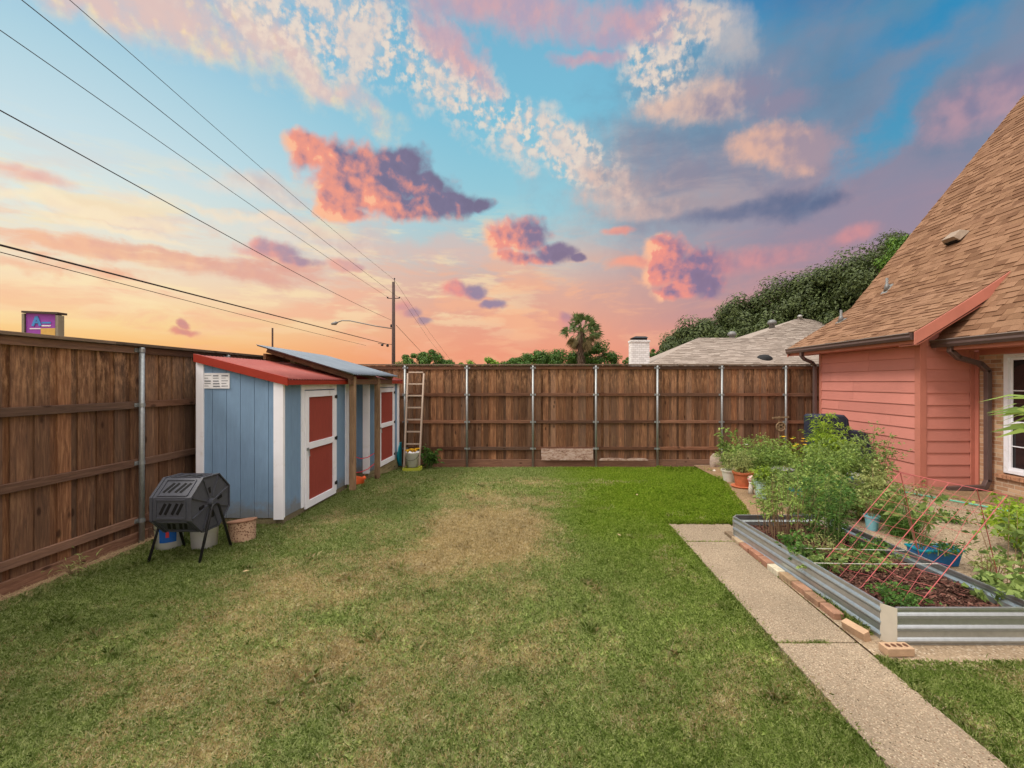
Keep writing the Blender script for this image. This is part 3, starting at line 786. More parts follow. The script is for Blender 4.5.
# rain shelter of corrugated sheet on posts between the sheds
root = thing('metal_canopy', 'open canopy of grey corrugated sheet on rough wooden posts between the two sheds', 'canopy', (-4.1, 9.2, 0))
P = {'NL': (-4.90, 7.86, 2.64), 'NR': (-3.32, 8.08, 2.14), 'FR': (-3.32, 10.6, 2.135), 'FL': (-4.90, 10.4, 2.60)}
NL, NR, FR, FL = (Vector(P[k]) for k in ('NL', 'NR', 'FR', 'FL'))
rm = MB(); ny = 33*6+1
for j in range(ny):
    t_ = j/(ny-1); hgt = 0.012*math.cos((j % 6)/6*2*math.pi)
    for i in range(5):
        s_ = i/4; q = (NL*(1-s_)+NR*s_)*(1-t_)+(FL*(1-s_)+FR*s_)*t_
        rm.v.append((q.x, q.y, q.z+hgt))
for j in range(ny-1):
    for i in range(4):
        a = j*5+i; rm.f.append((a, a+1, a+6, a+5)); rm.r.append(0.5)
o = rm.build('roof_sheet', M['sheetmetal'], root, smooth=True, fix=False); md = o.modifiers.new('t', 'SOLIDIFY'); md.thickness = 0.005
bmk = MB()
for t_ in (0.06, 0.5, 0.93):
    a = NL*(1-t_)+FL*t_; b = NR*(1-t_)+FR*t_
    bmk.bar(a+Vector((0.1, 0, -0.075)), b+Vector((-0.06, 0, -0.062)), 0.045, 0.09)
bmk.build('rafter', M['beam_wood'], root, split=True)
for s_ in (0.04, 0.93):
    b2 = MB(); a = NL*(1-s_)+NR*s_; b = FL*(1-s_)+FR*s_
    b2.bar(a+Vector((0, 0.12, -0.17)), b+Vector((0, -0.1, -0.17)), 0.045, 0.1); b2.build('beam', M['beam_wood'], root)
for (x, y, zt) in ((-3.44, 8.36, 2.10), (-3.44, 9.62, 2.09), (-4.66, 8.62, 2.47), (-4.66, 9.42, 2.47)):
    q = MB(); q.box((x-0.047, y-0.047, -0.25), (x+0.047, y+0.047, zt)); q.build('post', M['post_wood'], root, bevel=0.004)
# clutter between the sheds
def simple(name, mb_, mat, loc, label, cat, **kw):
    return tag(mb_.build(name, mat, loc=loc, **kw), label, cat)
q = MB(); q.lathe((-3.62, 8.95, 0.0), [(0.13, 0), (0.15, 0.05), (0.10, 0.12), (0.04, 0.2), (0.035, 0.26)], 14, tilt=(0.5, 0.9))
simple('orange_cone', q, M['orange'], (-3.62, 8.95, 0), 'orange plastic cone tipped over behind the canopy posts', 'cone', smooth=True)
q = MB(); q.tube([(-3.44, 8.42, 0.62), (-3.5, 8.9, 0.5), (-3.52, 9.3, 0.46), (-3.49, 9.62, 0.5)], 0.008, 5); q.tube([(-3.44, 8.42, 0.32), (-3.5, 8.9, 0.24), (-3.52, 9.3, 0.22), (-3.49, 9.62, 0.28)], 0.008, 5)
simple('red_cord', q, M['red_cord'], (-3.47, 8.42, 0.3), 'red cord slung between the two front canopy posts', 'cord')
q = MB(); q.lathe((-3.85, 9.1, 0), [(0.12, 0), (0.15, 0.3), (0.16, 0.34)], 16); simple('plastic_bin', q, M['redroof'], (-3.85, 9.1, 0), 'small red bin half hidden between the two sheds', 'bin', smooth=True)

# ------------------------------------------------------------------ ladder, bucket and tub by the back fence
root = thing('ladder', 'plain aluminium ladder leaning against the back fence', 'ladder', (-3.2, 11.5, -0.2))
def lad(x, z, off=0): # lean
    return Vector((x, 11.45+0.47*(z+0.2)/2.4+off, z))
for x0, x1 in ((-3.42, -3.46), (-3.04, -3.04)):
    q = MB(); q.bar(lad(x0, -0.2), lad(x1, 2.22), 0.038, 0.07, up=(0, 1, 0)); q.build('rail', M['alu'], root, bevel=0.003)
for i in range(8):
    z = 0.12+i*0.305; f = (z+0.2)/2.42
    q = MB(); q.bar(lad(-3.40-0.035*f, z), lad(-3.06, z), 0.05, 0.034); q.build('rung', M['alu'], root)
root = thing('bucket', 'white bucket with yellow gloves draped on its rim, below the ladder', 'bucket', (-3.13, 11.15, -0.06))
bx0 = Vector((-3.13, 11.15, -0.07))
q = MB(); q.lathe(bx0, [(0.135, 0), (0.16, 0.33), (0.17, 0.335), (0.17, 0.36), (0.15, 0.36), (0.14, 0.3)], 22); q.build('body', M['bucket'], root, smooth=True)
q = MB(); q.tube([bx0+Vector((0.17*math.cos(a), -0.165*abs(math.sin(a))-0.01, 0.3-0.13*math.sin(a))) for a in np.linspace(0, math.pi, 13)], 0.004, 5); q.build('handle', M['darkmetal'], root)
q = MB(); rr = random.Random(4)
for i in range(9):
    a = Vector((rr.uniform(-0.13, 0.13), rr.uniform(-0.16, 0.05), 0.36+rr.uniform(0, 0.05))); b = a+Vector((rr.uniform(-0.09, 0.12), rr.uniform(-0.03, 0.03), rr.uniform(0.0, 0.1)))
    q.tube([bx0+a, bx0+(a+b)/2+Vector((0, 0, 0.02)), bx0+b], [0.028, 0.024, 0.012], 7)
tag(q.build('gloves', M['glove'], root, smooth=True), 'crumpled yellow gloves')
q = MB(); q.box((-3.32, 10.98, -0.22), (-2.93, 11.32, -0.2)); 
for (a, b) in (((-3.32, 10.98), (-2.93, 10.995)), ((-3.32, 11.305), (-2.93, 11.32)), ((-3.32, 10.996), (-3.305, 11.304)), ((-2.945, 10.996), (-2.93, 11.304))):
    q.box((a[0], a[1], -0.199), (b[0], b[1], -0.08))
simple('crate', q, M['ygreen'], (-3.12, 11.15, -0.22), 'low yellow green crate under the white bucket', 'crate')
q = MB(); pr = []
for i in range(13):
    a = math.pi*i/12; pr.append((11.75-0.33*math.sin(a)*0.9-0.06, -0.16+0.62*(1-math.cos(a))/2))
q.prism(pr, 'x', -3.66, -3.60); q.prism([(y+0.03, z) for y, z in pr], 'x', -3.595, -3.56)
simple('plastic_tub', q, M['teal'], (-3.6, 11.7, -0.16), 'teal plastic tub stood on edge between shed corner and ladder', 'tub', bevel=0.01)

# ------------------------------------------------------------------ compost tumbler
root = thing('compost_tumbler', 'black octagonal compost tumbler on a tubular A-frame stand', 'composter', (-4.06, 5.25, 0))
C0 = Vector((0, 5.25, 0.60)); R = 0.325
octa = [(5.25+R*math.cos(math.radians(22.5+45*i)), 0.615+R*math.sin(math.radians(22.5+45*i))) for i in range(8)]
q = MB(); q.prism(octa, 'x', -4.23, -3.80)
body = q.build('drum', M['blackplastic'], root, bevel=0.012)
q = MB()
for x0, x1 in ((-4.242, -4.215), (-3.815, -3.788)):
    q.mark()
    for i in range(8):
        a, b = octa[i], octa[(i+1) % 8]; k = 1.035
        o_ = lambda p, kk: (5.25+(p[0]-5.25)*kk, 0.615+(p[1]-0.615)*kk)
        p = [o_(a, 1.001), o_(b, 1.001), o_(b, k), o_(a, k)]
        q.hexa([(x0, *p[0]), (x1, *p[0]), (x1, *p[1]), (x0, *p[1]), (x0, *p[3]), (x1, *p[3]), (x1, *p[2]), (x0, *p[2])])
q.build('rib', M['blackplastic'], body, split=True)
sl = MB(); fr_ = MB()
for i in range(8):
    am = math.radians(45*(i+1)); nrm = Vector((0, math.cos(am), math.sin(am))); tg = Vector((0, -math.sin(am), math.cos(am)))
    d = R*math.cos(math.radians(22.5)); hw = R*math.sin(math.radians(22.5))
    for xc in (-4.015,):
        fr_.mark(); cen = Vector((xc, 5.25, 0.615))+nrm*d
        # raised rim of the panel
        for (u0, v0, u1, v1) in ((-0.16, -hw*0.8, 0.16, -hw*0.8), (0.16, -hw*0.8, 0.16, hw*0.8), (0.16, hw*0.8, -0.16, hw*0.8), (-0.16, hw*0.8, -0.16, -hw*0.8)):
            a = cen+Vector((u0, 0, 0))+tg*v0; b = cen+Vector((u1, 0, 0))+tg*v1; fr_.bar(a, b, 0.014, 0.022, up=nrm)
        for u in (-0.09, -0.035, 0.04, 0.095):
            if i % 2 == 0 or True:
                a = cen+Vector((u-0.03, 0, 0))+tg*(0.06); b = cen+Vector((u+0.03, 0, 0))+tg*(-0.06); sl.bar(a, b, 0.03, 0.006, up=nrm)
fr_.build('panel_rim', M['blackplastic'], body, split=True); sl.build('vent_slot', M['slot'], body, split=True)
q = MB(); s2_ = MB()
for xx, sg in ((-3.80, 1), (-4.23, -1)):
    q.mark()
    for i in range(8):
        a = math.radians(22.5+45*i); q.bar((xx+sg*0.006, 5.25+0.07*math.cos(a), 0.615+0.07*math.sin(a)), (xx+sg*0.006, 5.25+0.3*math.cos(a), 0.615+0.3*math.sin(a)), 0.014, 0.014, up=(1, 0, 0))
    for i in range(4):
        a = math.radians(90*i+10); s2_.bar((xx+sg*0.004, 5.25+0.11*math.cos(a), 0.615+0.11*math.sin(a)), (xx+sg*0.004, 5.25+0.18*math.cos(a), 0.615+0.18*math.sin(a)), 0.035, 0.008, up=(1, 0, 0))
    q.tube([(xx, 5.25, 0.615), (xx+sg*0.05, 5.25, 0.615)], 0.045, 12)
q.build('end_rib', M['blackplastic'], body, split=True); s2_.build('end_slot', M['slot'], body, split=True)
for xx, fx in ((-3.745, -3.745), (-4.285, -4.31)):
    q = MB(); top = 0.60
    q.tube([(fx+0.0, 5.0, 0.0), (xx, 5.185, top-0.05), (xx, 5.21, top-0.012), (xx, 5.25, top), (xx, 5.29, top-0.012), (xx, 5.315, top-0.05), (fx, 5.52, 0.0)], 0.015, 8)
    q.build('leg', M['darkmetal'], root, smooth=True)
for (x, y, lab, lb) in ((-4.48, 5.5, True, 'white bucket with a blue label, left one under the composter'), (-4.07, 5.52, False, 'plain white bucket, right one under the composter')):
    root = thing('bucket', lb, 'bucket', (x, y, 0), 'white buckets behind the compost tumbler')
    q = MB(); q.lathe((x, y, 0.0), [(0.13, 0), (0.15, 0.35), (0.16, 0.352), (0.16, 0.37), (0.14, 0.37), (0.13, 0.33)], 26); q.build('body', M['bucket'], root, smooth=True)
    q = MB(); q.tube([(x+0.155*math.cos(a), y-0.15*abs(math.sin(a)), 0.34-0.1*math.sin(a)) for a in np.linspace(0, math.pi, 11)], 0.003, 5); q.build('handle', M['darkmetal'], root)
    if lab:
        q = MB(); r_ = 0.148
        for a0 in range(255, 335, 8):
            a, b = math.radians(a0), math.radians(a0+8)
            if a0 > 270: q.face([(x+r_*math.cos(a), y+r_*math.sin(a), 0.1), (x+r_*math.cos(b), y+r_*math.sin(b), 0.1), (x+(r_+.006)*math.cos(b), y+(r_+.006)*math.sin(b), 0.27), (x+(r_+.006)*math.cos(a), y+(r_+.006)*math.sin(a), 0.27)])
        q.build('label', M['labelblue'], root)
        q = MB(); r_ = 0.152
        for a0 in (296, 302):
            a, b = math.radians(a0), math.radians(a0+6); q.face([(x+r_*math.cos(a), y+r_*math.sin(a), 0.16), (x+r_*math.cos(b), y+r_*math.sin(b), 0.16), (x+(r_+.003)*math.cos(b), y+(r_+.003)*math.sin(b), 0.22), (x+(r_+.003)*math.cos(a), y+(r_+.003)*math.sin(a), 0.24)])
        q.build('emblem', M['labelred'], root)
root = thing('planter', 'round tan pebbled planter leaning beside the near shed', 'planter', (-3.76, 5.76, 0))
tl = (-0.12, -0.12)
q = MB(); q.lathe((-3.76, 5.76, -0.01), [(0.14, 0), (0.155, 0.24), (0.135, 0.24), (0.12, 0.05)], 28, tilt=tl); q.build('body', M['terrazzo'], root, smooth=False)
q = MB(); q.lathe((-3.76, 5.76, -0.01), [(0.156, 0.235), (0.166, 0.24), (0.166, 0.262), (0.142, 0.262), (0.136, 0.23)], 28, tilt=tl); q.build('rim', M['terrim'], root, smooth=True)
#SECTION3
# ------------------------------------------------------------------ our house (right)
house = thing('house', 'coral red sided house with steep tan shingle roof and brown gutters over lapped boards', 'house', (8.2, 8.58, 0))
def zmain(x): return 4.0+1.234*(x-8.42)
def zwing(x):
    t_ = (x-6.7)/(8.42-6.7)
    return 2.90+(4.0-2.90)*(0.93*t_+0.07*t_*t_)
def shingle_roof(mbx, x_of, z_of, smax, y0, y1, ex=0.135, tab=0.23, clip=None, seed=1):
    """courses of tabs up a slope; s runs up the slope, x_of/z_of give the point"""
    rr = random.Random(seed); s = 0.0; row = 0
    while s < smax-0.01:
        e = min(s+ex*1.12, smax)
        xa, za = x_of(s), z_of(s); xb, zb = x_of(e), z_of(e)
        d = Vector((xb-xa, 0, zb-za)).normalized(); nrm = Vector((-d.z, 0, d.x))
        if nrm.z < 0: nrm = -nrm
        y = y0-rr.uniform(0, tab)
        while y < y1:
            w = tab*rr.uniform(0.55, 1.35); a = max(y, y0); b = min(y+w, y1)
            if b-a > 0.01 and (clip is None or clip(xa, za, (a+b)/2)):
                th = 0.010+0.011*(rr.random() > 0.5); dropp = rr.choice((0, 0, 0.012, 0.02))
                r = rr.random()
                A = Vector((xa, 0, za))-d*dropp; B = Vector((xb, 0, zb))
                p = [A+nrm*0.0, A+nrm*th, B+nrm*0.006]
                va = [(q.x, a, q.z) for q in p]; vb = [(q.x, b, q.z) for q in p]
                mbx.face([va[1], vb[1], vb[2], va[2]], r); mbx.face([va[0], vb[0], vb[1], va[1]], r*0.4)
                mbx.face([va[0], va[1], va[2]], r); mbx.face([vb[0], vb[2], vb[1]], r)
            y += w
        s += ex; row += 1
# main slope (near eave part, then above the wing)
L = math.hypot(1, 1.234)
X0m = 7.36
mm = MB()
smax = (14.0-X0m)*L
shingle_roof(mm, lambda s: X0m+s/L, lambda s: zmain(X0m)+1.234*s/L, smax, 0.6, 12.3, clip=lambda x, z, y: (y < 8.6) or x > 8.36, seed=3)
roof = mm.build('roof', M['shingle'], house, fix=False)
dk = MB()   # roof deck under the shingles, both slopes
def slab(mbx, pts, th):
    n = (Vector(pts[1])-Vector(pts[0])).cross(Vector(pts[3])-Vector(pts[0])).normalized()
    if n.z < 0: n = -n
    mbx.hexa([Vector(p)-n*th for p in pts]+[Vector(p)-n*0.001 for p in pts])
slab(dk, [(X0m+0.02, 0.6, zmain(X0m+0.02)), (X0m+0.02, 8.55, zmain(X0m+0.02)), (14.0, 8.55, zmain(14.0)), (14.0, 0.6, zmain(14.0))], 0.06)
slab(dk, [(8.44, 8.551, zmain(8.44)), (8.44, 12.28, zmain(8.44)), (14.0, 12.28, zmain(14.0)), (14.0, 8.551, zmain(14.0))], 0.06)
slab(dk, [(14.0, 0.6, zmain(14.0)), (14.0, 12.28, zmain(14.0)), (21.0, 12.28, zmain(14.0)-7*1.234), (21.0, 0.6, zmain(14.0)-7*1.234)], 0.06)
dk.build('roof_deck', M['shingle'], house)
# lower wing slope (gently concave)
wm = MB(); ss = [0]; N = 60
xs = [6.68+(8.43-6.68)*i/N for i in range(N+1)]
cum = [0.0]
for a, b in zip(xs[:-1], xs[1:]): cum.append(cum[-1]+math.hypot(b-a, zwing(b)-zwing(a)))
fx = lambda s: float(np.interp(s, cum, xs))
shingle_roof(wm, fx, lambda s: zwing(fx(s)), cum[-1], 8.13, 12.3, seed=5)
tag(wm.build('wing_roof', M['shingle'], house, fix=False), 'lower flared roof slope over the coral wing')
dk = MB()
for a, b in zip(xs[1:-6:6], xs[7::6]):
    dk.hexa([(a, 8.15, zwing(a)-0.05), (b, 8.15, zwing(b)-0.05), (b, 12.27, zwing(b)-0.05), (a, 12.27, zwing(a)-0.05), (a, 8.15, zwing(a)-0.002), (b, 8.15, zwing(b)-0.002), (b, 12.27, zwing(b)-0.002), (a, 12.27, zwing(a)-0.002)])
dk.build('wing_roof_deck', M['shingle'], house)
# rake board
rk = MB()
for (yy0, yy1) in ((8.105, 8.13), (12.27, 12.295)):
    rk.mark()
    for a, b in zip(xs[0:-1:6], xs[6::6]):
        rk.hexa([(a, yy0, zwing(a)-0.22), (b, yy0, zwing(b)-0.22), (b, yy1, zwing(b)-0.22), (a, yy1, zwing(a)-0.22), (a, yy0, zwing(a)-0.003), (b, yy0, zwing(b)-0.003), (b, yy1, zwing(b)-0.003), (a, yy1, zwing(a)-0.003)])
rk.build('rake_board', M['redtrim'], house, split=True)
rk = MB()
rk.hexa([(8.44, 12.3, zmain(8.44)-0.2), (14.0, 12.3, zmain(14)-0.2), (14.0, 12.325, zmain(14)-0.2), (8.44, 12.325, zmain(8.44)-0.2), (8.44, 12.3, zmain(8.44)-0.03), (14.0, 12.3, zmain(14)-0.03), (14.0, 12.325, zmain(14)-0.03), (8.44, 12.325, zmain(8.44)-0.03)])
rk.build('rake_board', M['redtrim'], house)
# soffits
sf = MB(); sf.hexa([(6.76, 8.135, 2.66), (8.2, 8.135, zwing(8.2)-0.3), (8.2, 8.57, zwing(8.2)-0.3), (6.76, 8.57, 2.66), (6.76, 8.135, 2.68), (8.2, 8.135, zwing(8.2)-0.28), (8.2, 8.57, zwing(8.2)-0.28), (6.76, 8.57, 2.68)])
sf.box((6.78, 8.58, 2.70), (7.165, 12.2, 2.72)); sf.box((7.46, 0.7, 2.60), (8.19, 8.56, 2.62))
sf.build('soffit', M['redtrim'], house, split=True)
# siding, one lapped board after another
EXP = 0.2246
sd = MB(); z = -0.005; YN = 8.58; XW = 7.17
while z < 2.70:
    r = random.random(); z1 = min(z+EXP, 2.70)
    jt = random.choice((9.3, 9.9, 10.4, 10.9, 11.2))
    for (a, b) in ((YN+0.10, jt), (jt+0.005, 11.63)):
        r = random.random()
        sd.hexa([(XW-0.022, a, z), (XW+0.02, a, z), (XW+0.02, b, z), (XW-0.022, b, z), (XW-0.002, a, z1+0.012), (XW+0.02, a, z1+0.012), (XW+0.02, b, z1+0.012), (XW-0.002, b, z1+0.012)], r)
    z += EXP
sd.build('side_siding', M['pinkwall'], house)
sd = MB(); z = -0.005
while z < 3.75:
    z1 = z+EXP
    xa = XW+0.10 if z < 2.9 else 6.7+(z+EXP-2.9)/0.62+0.12
    xb = 8.09
    if xb-xa > 0.05:
        sd.hexa([(xa, YN-0.022, z), (xb, YN-0.022, z), (xb, YN+0.02, z), (xa, YN+0.02, z), (xa, YN-0.002, z1+0.012), (xb, YN-0.002, z1+0.012), (xb, YN+0.02, z1+0.012), (xa, YN+0.02, z1+0.012)])
    z += EXP
sd.build('front_siding', M['pinkwall'], house)
ct = MB(); ct.box((XW-0.03, YN-0.03, 0), (XW-0.001, YN+0.095, 2.72)); ct.box((XW, YN-0.03, 0), (XW+0.095, YN-0.001, 2.86))
ct.box((8.095, YN-0.03, 0), (8.165, YN-0.001, 2.62)); ct.box((8.168, YN-0.10, 0), (8.194, YN-0.001, 2.56)); ct.box((XW-0.024, 11.56, 0), (XW-0.001, 11.66, 2.72))
ct.build('corner_board', M['redtrim'], house, bevel=0.003, split=True)
bd = MB(); bd.box((XW+0.025, YN+0.025, -0.3), (8.6, 11.64, 2.72)); bd.prism([(7.2, 2.721), (7.2, 2.85), (8.42, 3.8), (14, zmain(14)-0.2), (20.0, 3.0), (20.0, 2.721)], 'y', YN+0.026, YN+0.2)
bd.prism([(7.2, 2.721), (7.2, 2.85), (8.42, 3.8), (14, zmain(14)-0.2), (20.0, 3.0), (20.0, 2.721)], 'y', 11.4, 11.64); bd.box((8.61, 8.7, -0.3), (20, 11.64, 2.72))
bd.build('inner_wall', M['pinkwall'], house, split=True)
# brick wall with window opening
W0, W1, WB, WT = 7.14, 8.06, 0.40, 2.49
bw = MB(); bw.box((8.2, W1, -0.1), (8.4, YN-0.002, 2.5)); bw.box((8.2, 0.8, -0.1), (8.4, W0, 2.5)); bw.box((8.2, W0+0.0005, -0.1), (8.4, W1-0.0005, WB-0.08)); bw.box((8.41, 0.8, -0.1), (19.9, 8.55, 2.5))
bw.build('brick_wall', M['brick'], house)
sl = MB(); y = W0-0.06
while y < W1+0.06:
    sl.hexa([(8.15, y, WB-0.10), (8.39, y, WB-0.079), (8.39, y+0.064, WB-0.079), (8.15, y+0.064, WB-0.10), (8.15, y, WB-0.035), (8.39, y, WB-0.005), (8.39, y+0.064, WB-0.005), (8.15, y+0.064, WB-0.035)]); y += 0.073
sl.build('brick_sill', M['edgebrick'], house)
fz = MB(); fz.box((8.17, 0.8, 2.5), (8.22, YN-0.11, 2.6)); fz.build('frieze_board', M['redtrim'], house)
wf = MB(); xx0, xx1 = 8.205, 8.26
wf.box((xx0, W1-0.075, WB), (xx1, W1-0.002, WT)); wf.box((xx0, W0+0.002, WB), (xx1, W0+0.075, WT)); wf.box((xx0, W0+0.0755, WB), (xx1, W1-0.0755, WB+0.06)); wf.box((xx0, W0+0.0755, WT-0.06), (xx1, W1-0.0755, WT))
win = wf.build('window', M['white'], house, bevel=0.004)
sa = MB(); xs0, xs1 = 8.222, 8.25
for (zz0, zz1, dx_) in ((WB+0.062, 1.30, 0), (1.27, WT-0.062, 0.03)):
    sa.box((xs0+dx_, W1-0.12, zz0), (xs1+dx_, W1-0.078, zz1)); sa.box((xs0+dx_, W0+0.078, zz0), (xs1+dx_, W0+0.12, zz1)); sa.box((xs0+dx_, W0+0.1205, zz0), (xs1+dx_, W1-0.1205, zz0+0.045)); sa.box((xs0+dx_, W0+0.1205, zz1-0.045), (xs1+dx_, W1-0.1205, zz1))
    sa.box((xs0+dx_+0.006, W0+0.121, (zz0+zz1)/2-0.008), (xs1+dx_-0.006, W1-0.121, (zz0+zz1)/2+0.008))
sa.build('sash', M['white'], win)
gl = MB(); gl.box((8.262, W0+0.08, WB+0.06), (8.268, W1-0.08, WT-0.06)); gl.build('pane', M['glassdark'], win)
bl = MB(); z = WB+0.1
while z < WT-0.08: bl.box((8.2695, W0+0.08, z), (8.275, W1-0.08, z+0.022)); z += 0.045
# gutters
def gutter(x0, y0, y1, zb, zt):
    prof = [(x0+0.13, zb+0.01), (x0+0.045, zb), (x0+0.015, zb+0.05), (x0+0.02, zb+0.085), (x0, zt-0.012), (x0, zt), (x0+0.012, zt), (x0+0.03, zb+0.09), (x0+0.06, zb+0.015), (x0+0.125, zb+0.02), (x0+0.125, zt), (x0+0.13, zt)]
    g = MB(); g.prism(prof, 'y', y0, y1); g.prism(prof[:6]+[(x0+0.13, zt)], 'y', y0-0.004, y0-0.0005); g.prism(prof[:6]+[(x0+0.13, zt)], 'y', y1+0.0005, y1+0.004)
    o = g.build('gutter', M['gutter'], house)
    g = MB(); g.box((x0-0.004, y0, zt-0.01), (x0+0.012, y1, zt+0.004)); g.build('lip', M['gutter_lip'], o)
    fa = MB(); fa.box((x0+0.133, y0, zb-0.06), (x0+0.153, y1, zt-0.01)); fa.build('fascia', M['redtrim'], house)
    return o
gutter(6.61, 8.16, 12.28, 2.755, 2.885)
gutter(7.30, 0.7, 8.53, 2.635, 2.775)
def pipe(pts, w, d, name='downspout'):
    g = MB()
    for a, b in zip(pts[:-1], pts[1:]):
        dv = (Vector(b)-Vector(a)).normalized()*0.018
        g.bar(Vector(a)-dv, Vector(b)+dv, w, d, up=(0, 1, 0))
    return g.build(name, M['gutter'], house, bevel=0.008)
pipe([(7.42, 8.22, 2.65), (7.42, 8.22, 2.56), (7.56, 8.22, 2.44), (7.95, 8.22, 2.33), (8.09, 8.22, 2.2), (8.09, 8.22, 0.22), (8.03, 8.22, 0.1), (7.45, 8.3, 0.055)], 0.085, 0.085)
pipe([(6.7, 11.66, 2.76), (6.7, 11.66, 2.67), (6.78, 11.66, 2.58), (6.97, 11.66, 2.5), (7.04, 11.66, 2.42), (7.04, 11.66, 0.0)], 0.075, 0.075)
# things on the roof
def on_main(px, py):
    a = (px-PX0)/F; b = (PY0-py)/F        # X=aY, z=2+bY ; z=zmain(X)
    Y = (CAMZ-zmain(0))/(1.234*a-b); return Vector((a*Y, Y, CAMZ+b*Y))
pv = on_main(958, 239); n_ = Vector((-1.234, 0, 1)).normalized(); u_ = Vector((1, 0, 1.234)).normalized()
q = MB(); 
def loc_pt(u, v, h): return pv+u_*u+Vector((0, v, 0))+n_*h
q.hexa([loc_pt(-0.15, -0.20, 0.05), loc_pt(0.16, -0.20, 0.0), loc_pt(0.16, 0.20, 0.0), loc_pt(-0.15, 0.20, 0.05), loc_pt(-0.15, -0.15, 0.20), loc_pt(0.10, -0.12, 0.16), loc_pt(0.10, 0.12, 0.16), loc_pt(-0.15, 0.15, 0.20)])
vb = q.build('roof_vent', M['ventbox'], house, bevel=0.01)
q = MB(); q.hexa([loc_pt(-0.155, -0.15, 0.012), loc_pt(-0.12, -0.15, 0.012), loc_pt(-0.12, 0.15, 0.012), loc_pt(-0.155, 0.15, 0.012), loc_pt(-0.166, -0.15, 0.1), loc_pt(-0.158, -0.15, 0.1), loc_pt(-0.158, 0.15, 0.1), loc_pt(-0.166, 0.15, 0.1)])
q.build('vent_mouth', M['slot'], vb)
def vent_pipe(p, dz):
    q = MB(); q.hexa([p+Vector((-0.09, -0.1, -0.09*dz+0.012)), p+Vector((0.09, -0.1, 0.09*dz+0.012)), p+Vector((0.09, 0.1, 0.09*dz+0.012)), p+Vector((-0.09, 0.1, -0.09*dz+0.012)), p+Vector((-0.09, -0.1, -0.09*dz+0.03)), p+Vector((0.09, -0.1, 0.09*dz+0.03)), p+Vector((0.09, 0.1, 0.09*dz+0.03)), p+Vector((-0.09, 0.1, -0.09*dz+0.03))])
    pl = q.build('vent_pipe', M['rooftin'], house)
    q = MB(); q.lathe(p, [(0.075, -0.02), (0.045, 0.14), (0.03, 0.15), (0.03, 0.30), (0.022, 0.30)], 12); q.build('stack', M['roofpipe'], pl, smooth=True)
vent_pipe(on_main(887, 290)+Vector((0, 0, 0)), 1.234)
xw = 7.75; Yw = xw*F/(841-PX0); vent_pipe(Vector((xw, min(Yw, 11.75), zwing(xw))), 0.62)

# ------------------------------------------------------------------ raised bed
bed = thing('raised_bed', 'corrugated galvanised raised garden bed with dark mulch beside the path', 'raised bed', (3.15, 4.6, 0))
FP = [(2.475, 5.81), (2.53, 5.87), (3.58, 5.87), (3.66, 5.80), (3.80, 3.56), (3.73, 3.46), (2.705, 3.46), (2.655, 3.53)]
def corr_wall(a, b, name='side_panel', z0=0.0, z1=0.275):
    """horizontal ribs pressed into a sheet"""
    a = Vector((*a, 0)); b = Vector((*b, 0)); d = (b-a).normalized(); n = Vector((d.y, -d.x, 0))
    cen = Vector((3.15, 4.6, 0))
    if (a+b).dot(n)/2 < cen.dot(n): n = -n
    prof = [(0, z0)]
    for zc in (0.035, 0.13, 0.225):
        prof += [(0, zc-0.026), (0.010, zc-0.014), (0.016, zc-0.004), (0.016, zc+0.004), (0.010, zc+0.014), (0, zc+0.024)]
    prof += [(0, z1)]
    m_ = MB()
    for (o0, h0), (o1, h1) in zip(prof[:-1], prof[1:]):
        m_.face([a+n*o0+Vector((0, 0, h0)), b+n*o0+Vector((0, 0, h0)), b+n*o1+Vector((0, 0, h1)), a+n*o1+Vector((0, 0, h1))], 0.5)
    o = m_.build(name, M['bedsteel'], bed); md = o.modifiers.new('t', 'SOLIDIFY'); md.thickness = 0.003; md.offset = 0
    m_ = MB(); m_.bar(a-d*0.0+Vector((0, 0, z1+0.004)), b+Vector((0, 0, z1+0.004)), 0.02, 0.014); m_.build('rim', M['bedsteel'], o)
M['bedsteel'] = plain('corrugated_bed_steel', (176,182,184), 0.3, 0.75, 0.12, 20, spec=0.5)
M['bedcorner'] = plain('bed_corner_plate', (190,182,166), 0.6, 0.1, 0.06, 12)
for i in (1, 3, 5, 7): corr_wall(FP[i], FP[(i+1) % 8])
for i in (0, 2, 4, 6):
    a = Vector((*FP[i], 0)); b = Vector((*FP[i+1], 0)); m_ = MB(); n = (Vector((0,0,1)).cross((b-a))).normalized(); cen = Vector((3.15, 4.6, 0))
    if (a-cen).dot(n) < 0: n = -n
    e = (b-a).normalized()*0.012
    m_.hexa([a-e+n*0.003, b+e+n*0.003, b+e+n*0.008, a-e+n*0.008, a-e+n*0.003+Vector((0,0,0.282)), b+e+n*0.003+Vector((0,0,0.282)), b+e+n*0.008+Vector((0,0,0.282)), a-e+n*0.008+Vector((0,0,0.282))])
    m_.build('corner_plate', M['bedcorner'], bed)
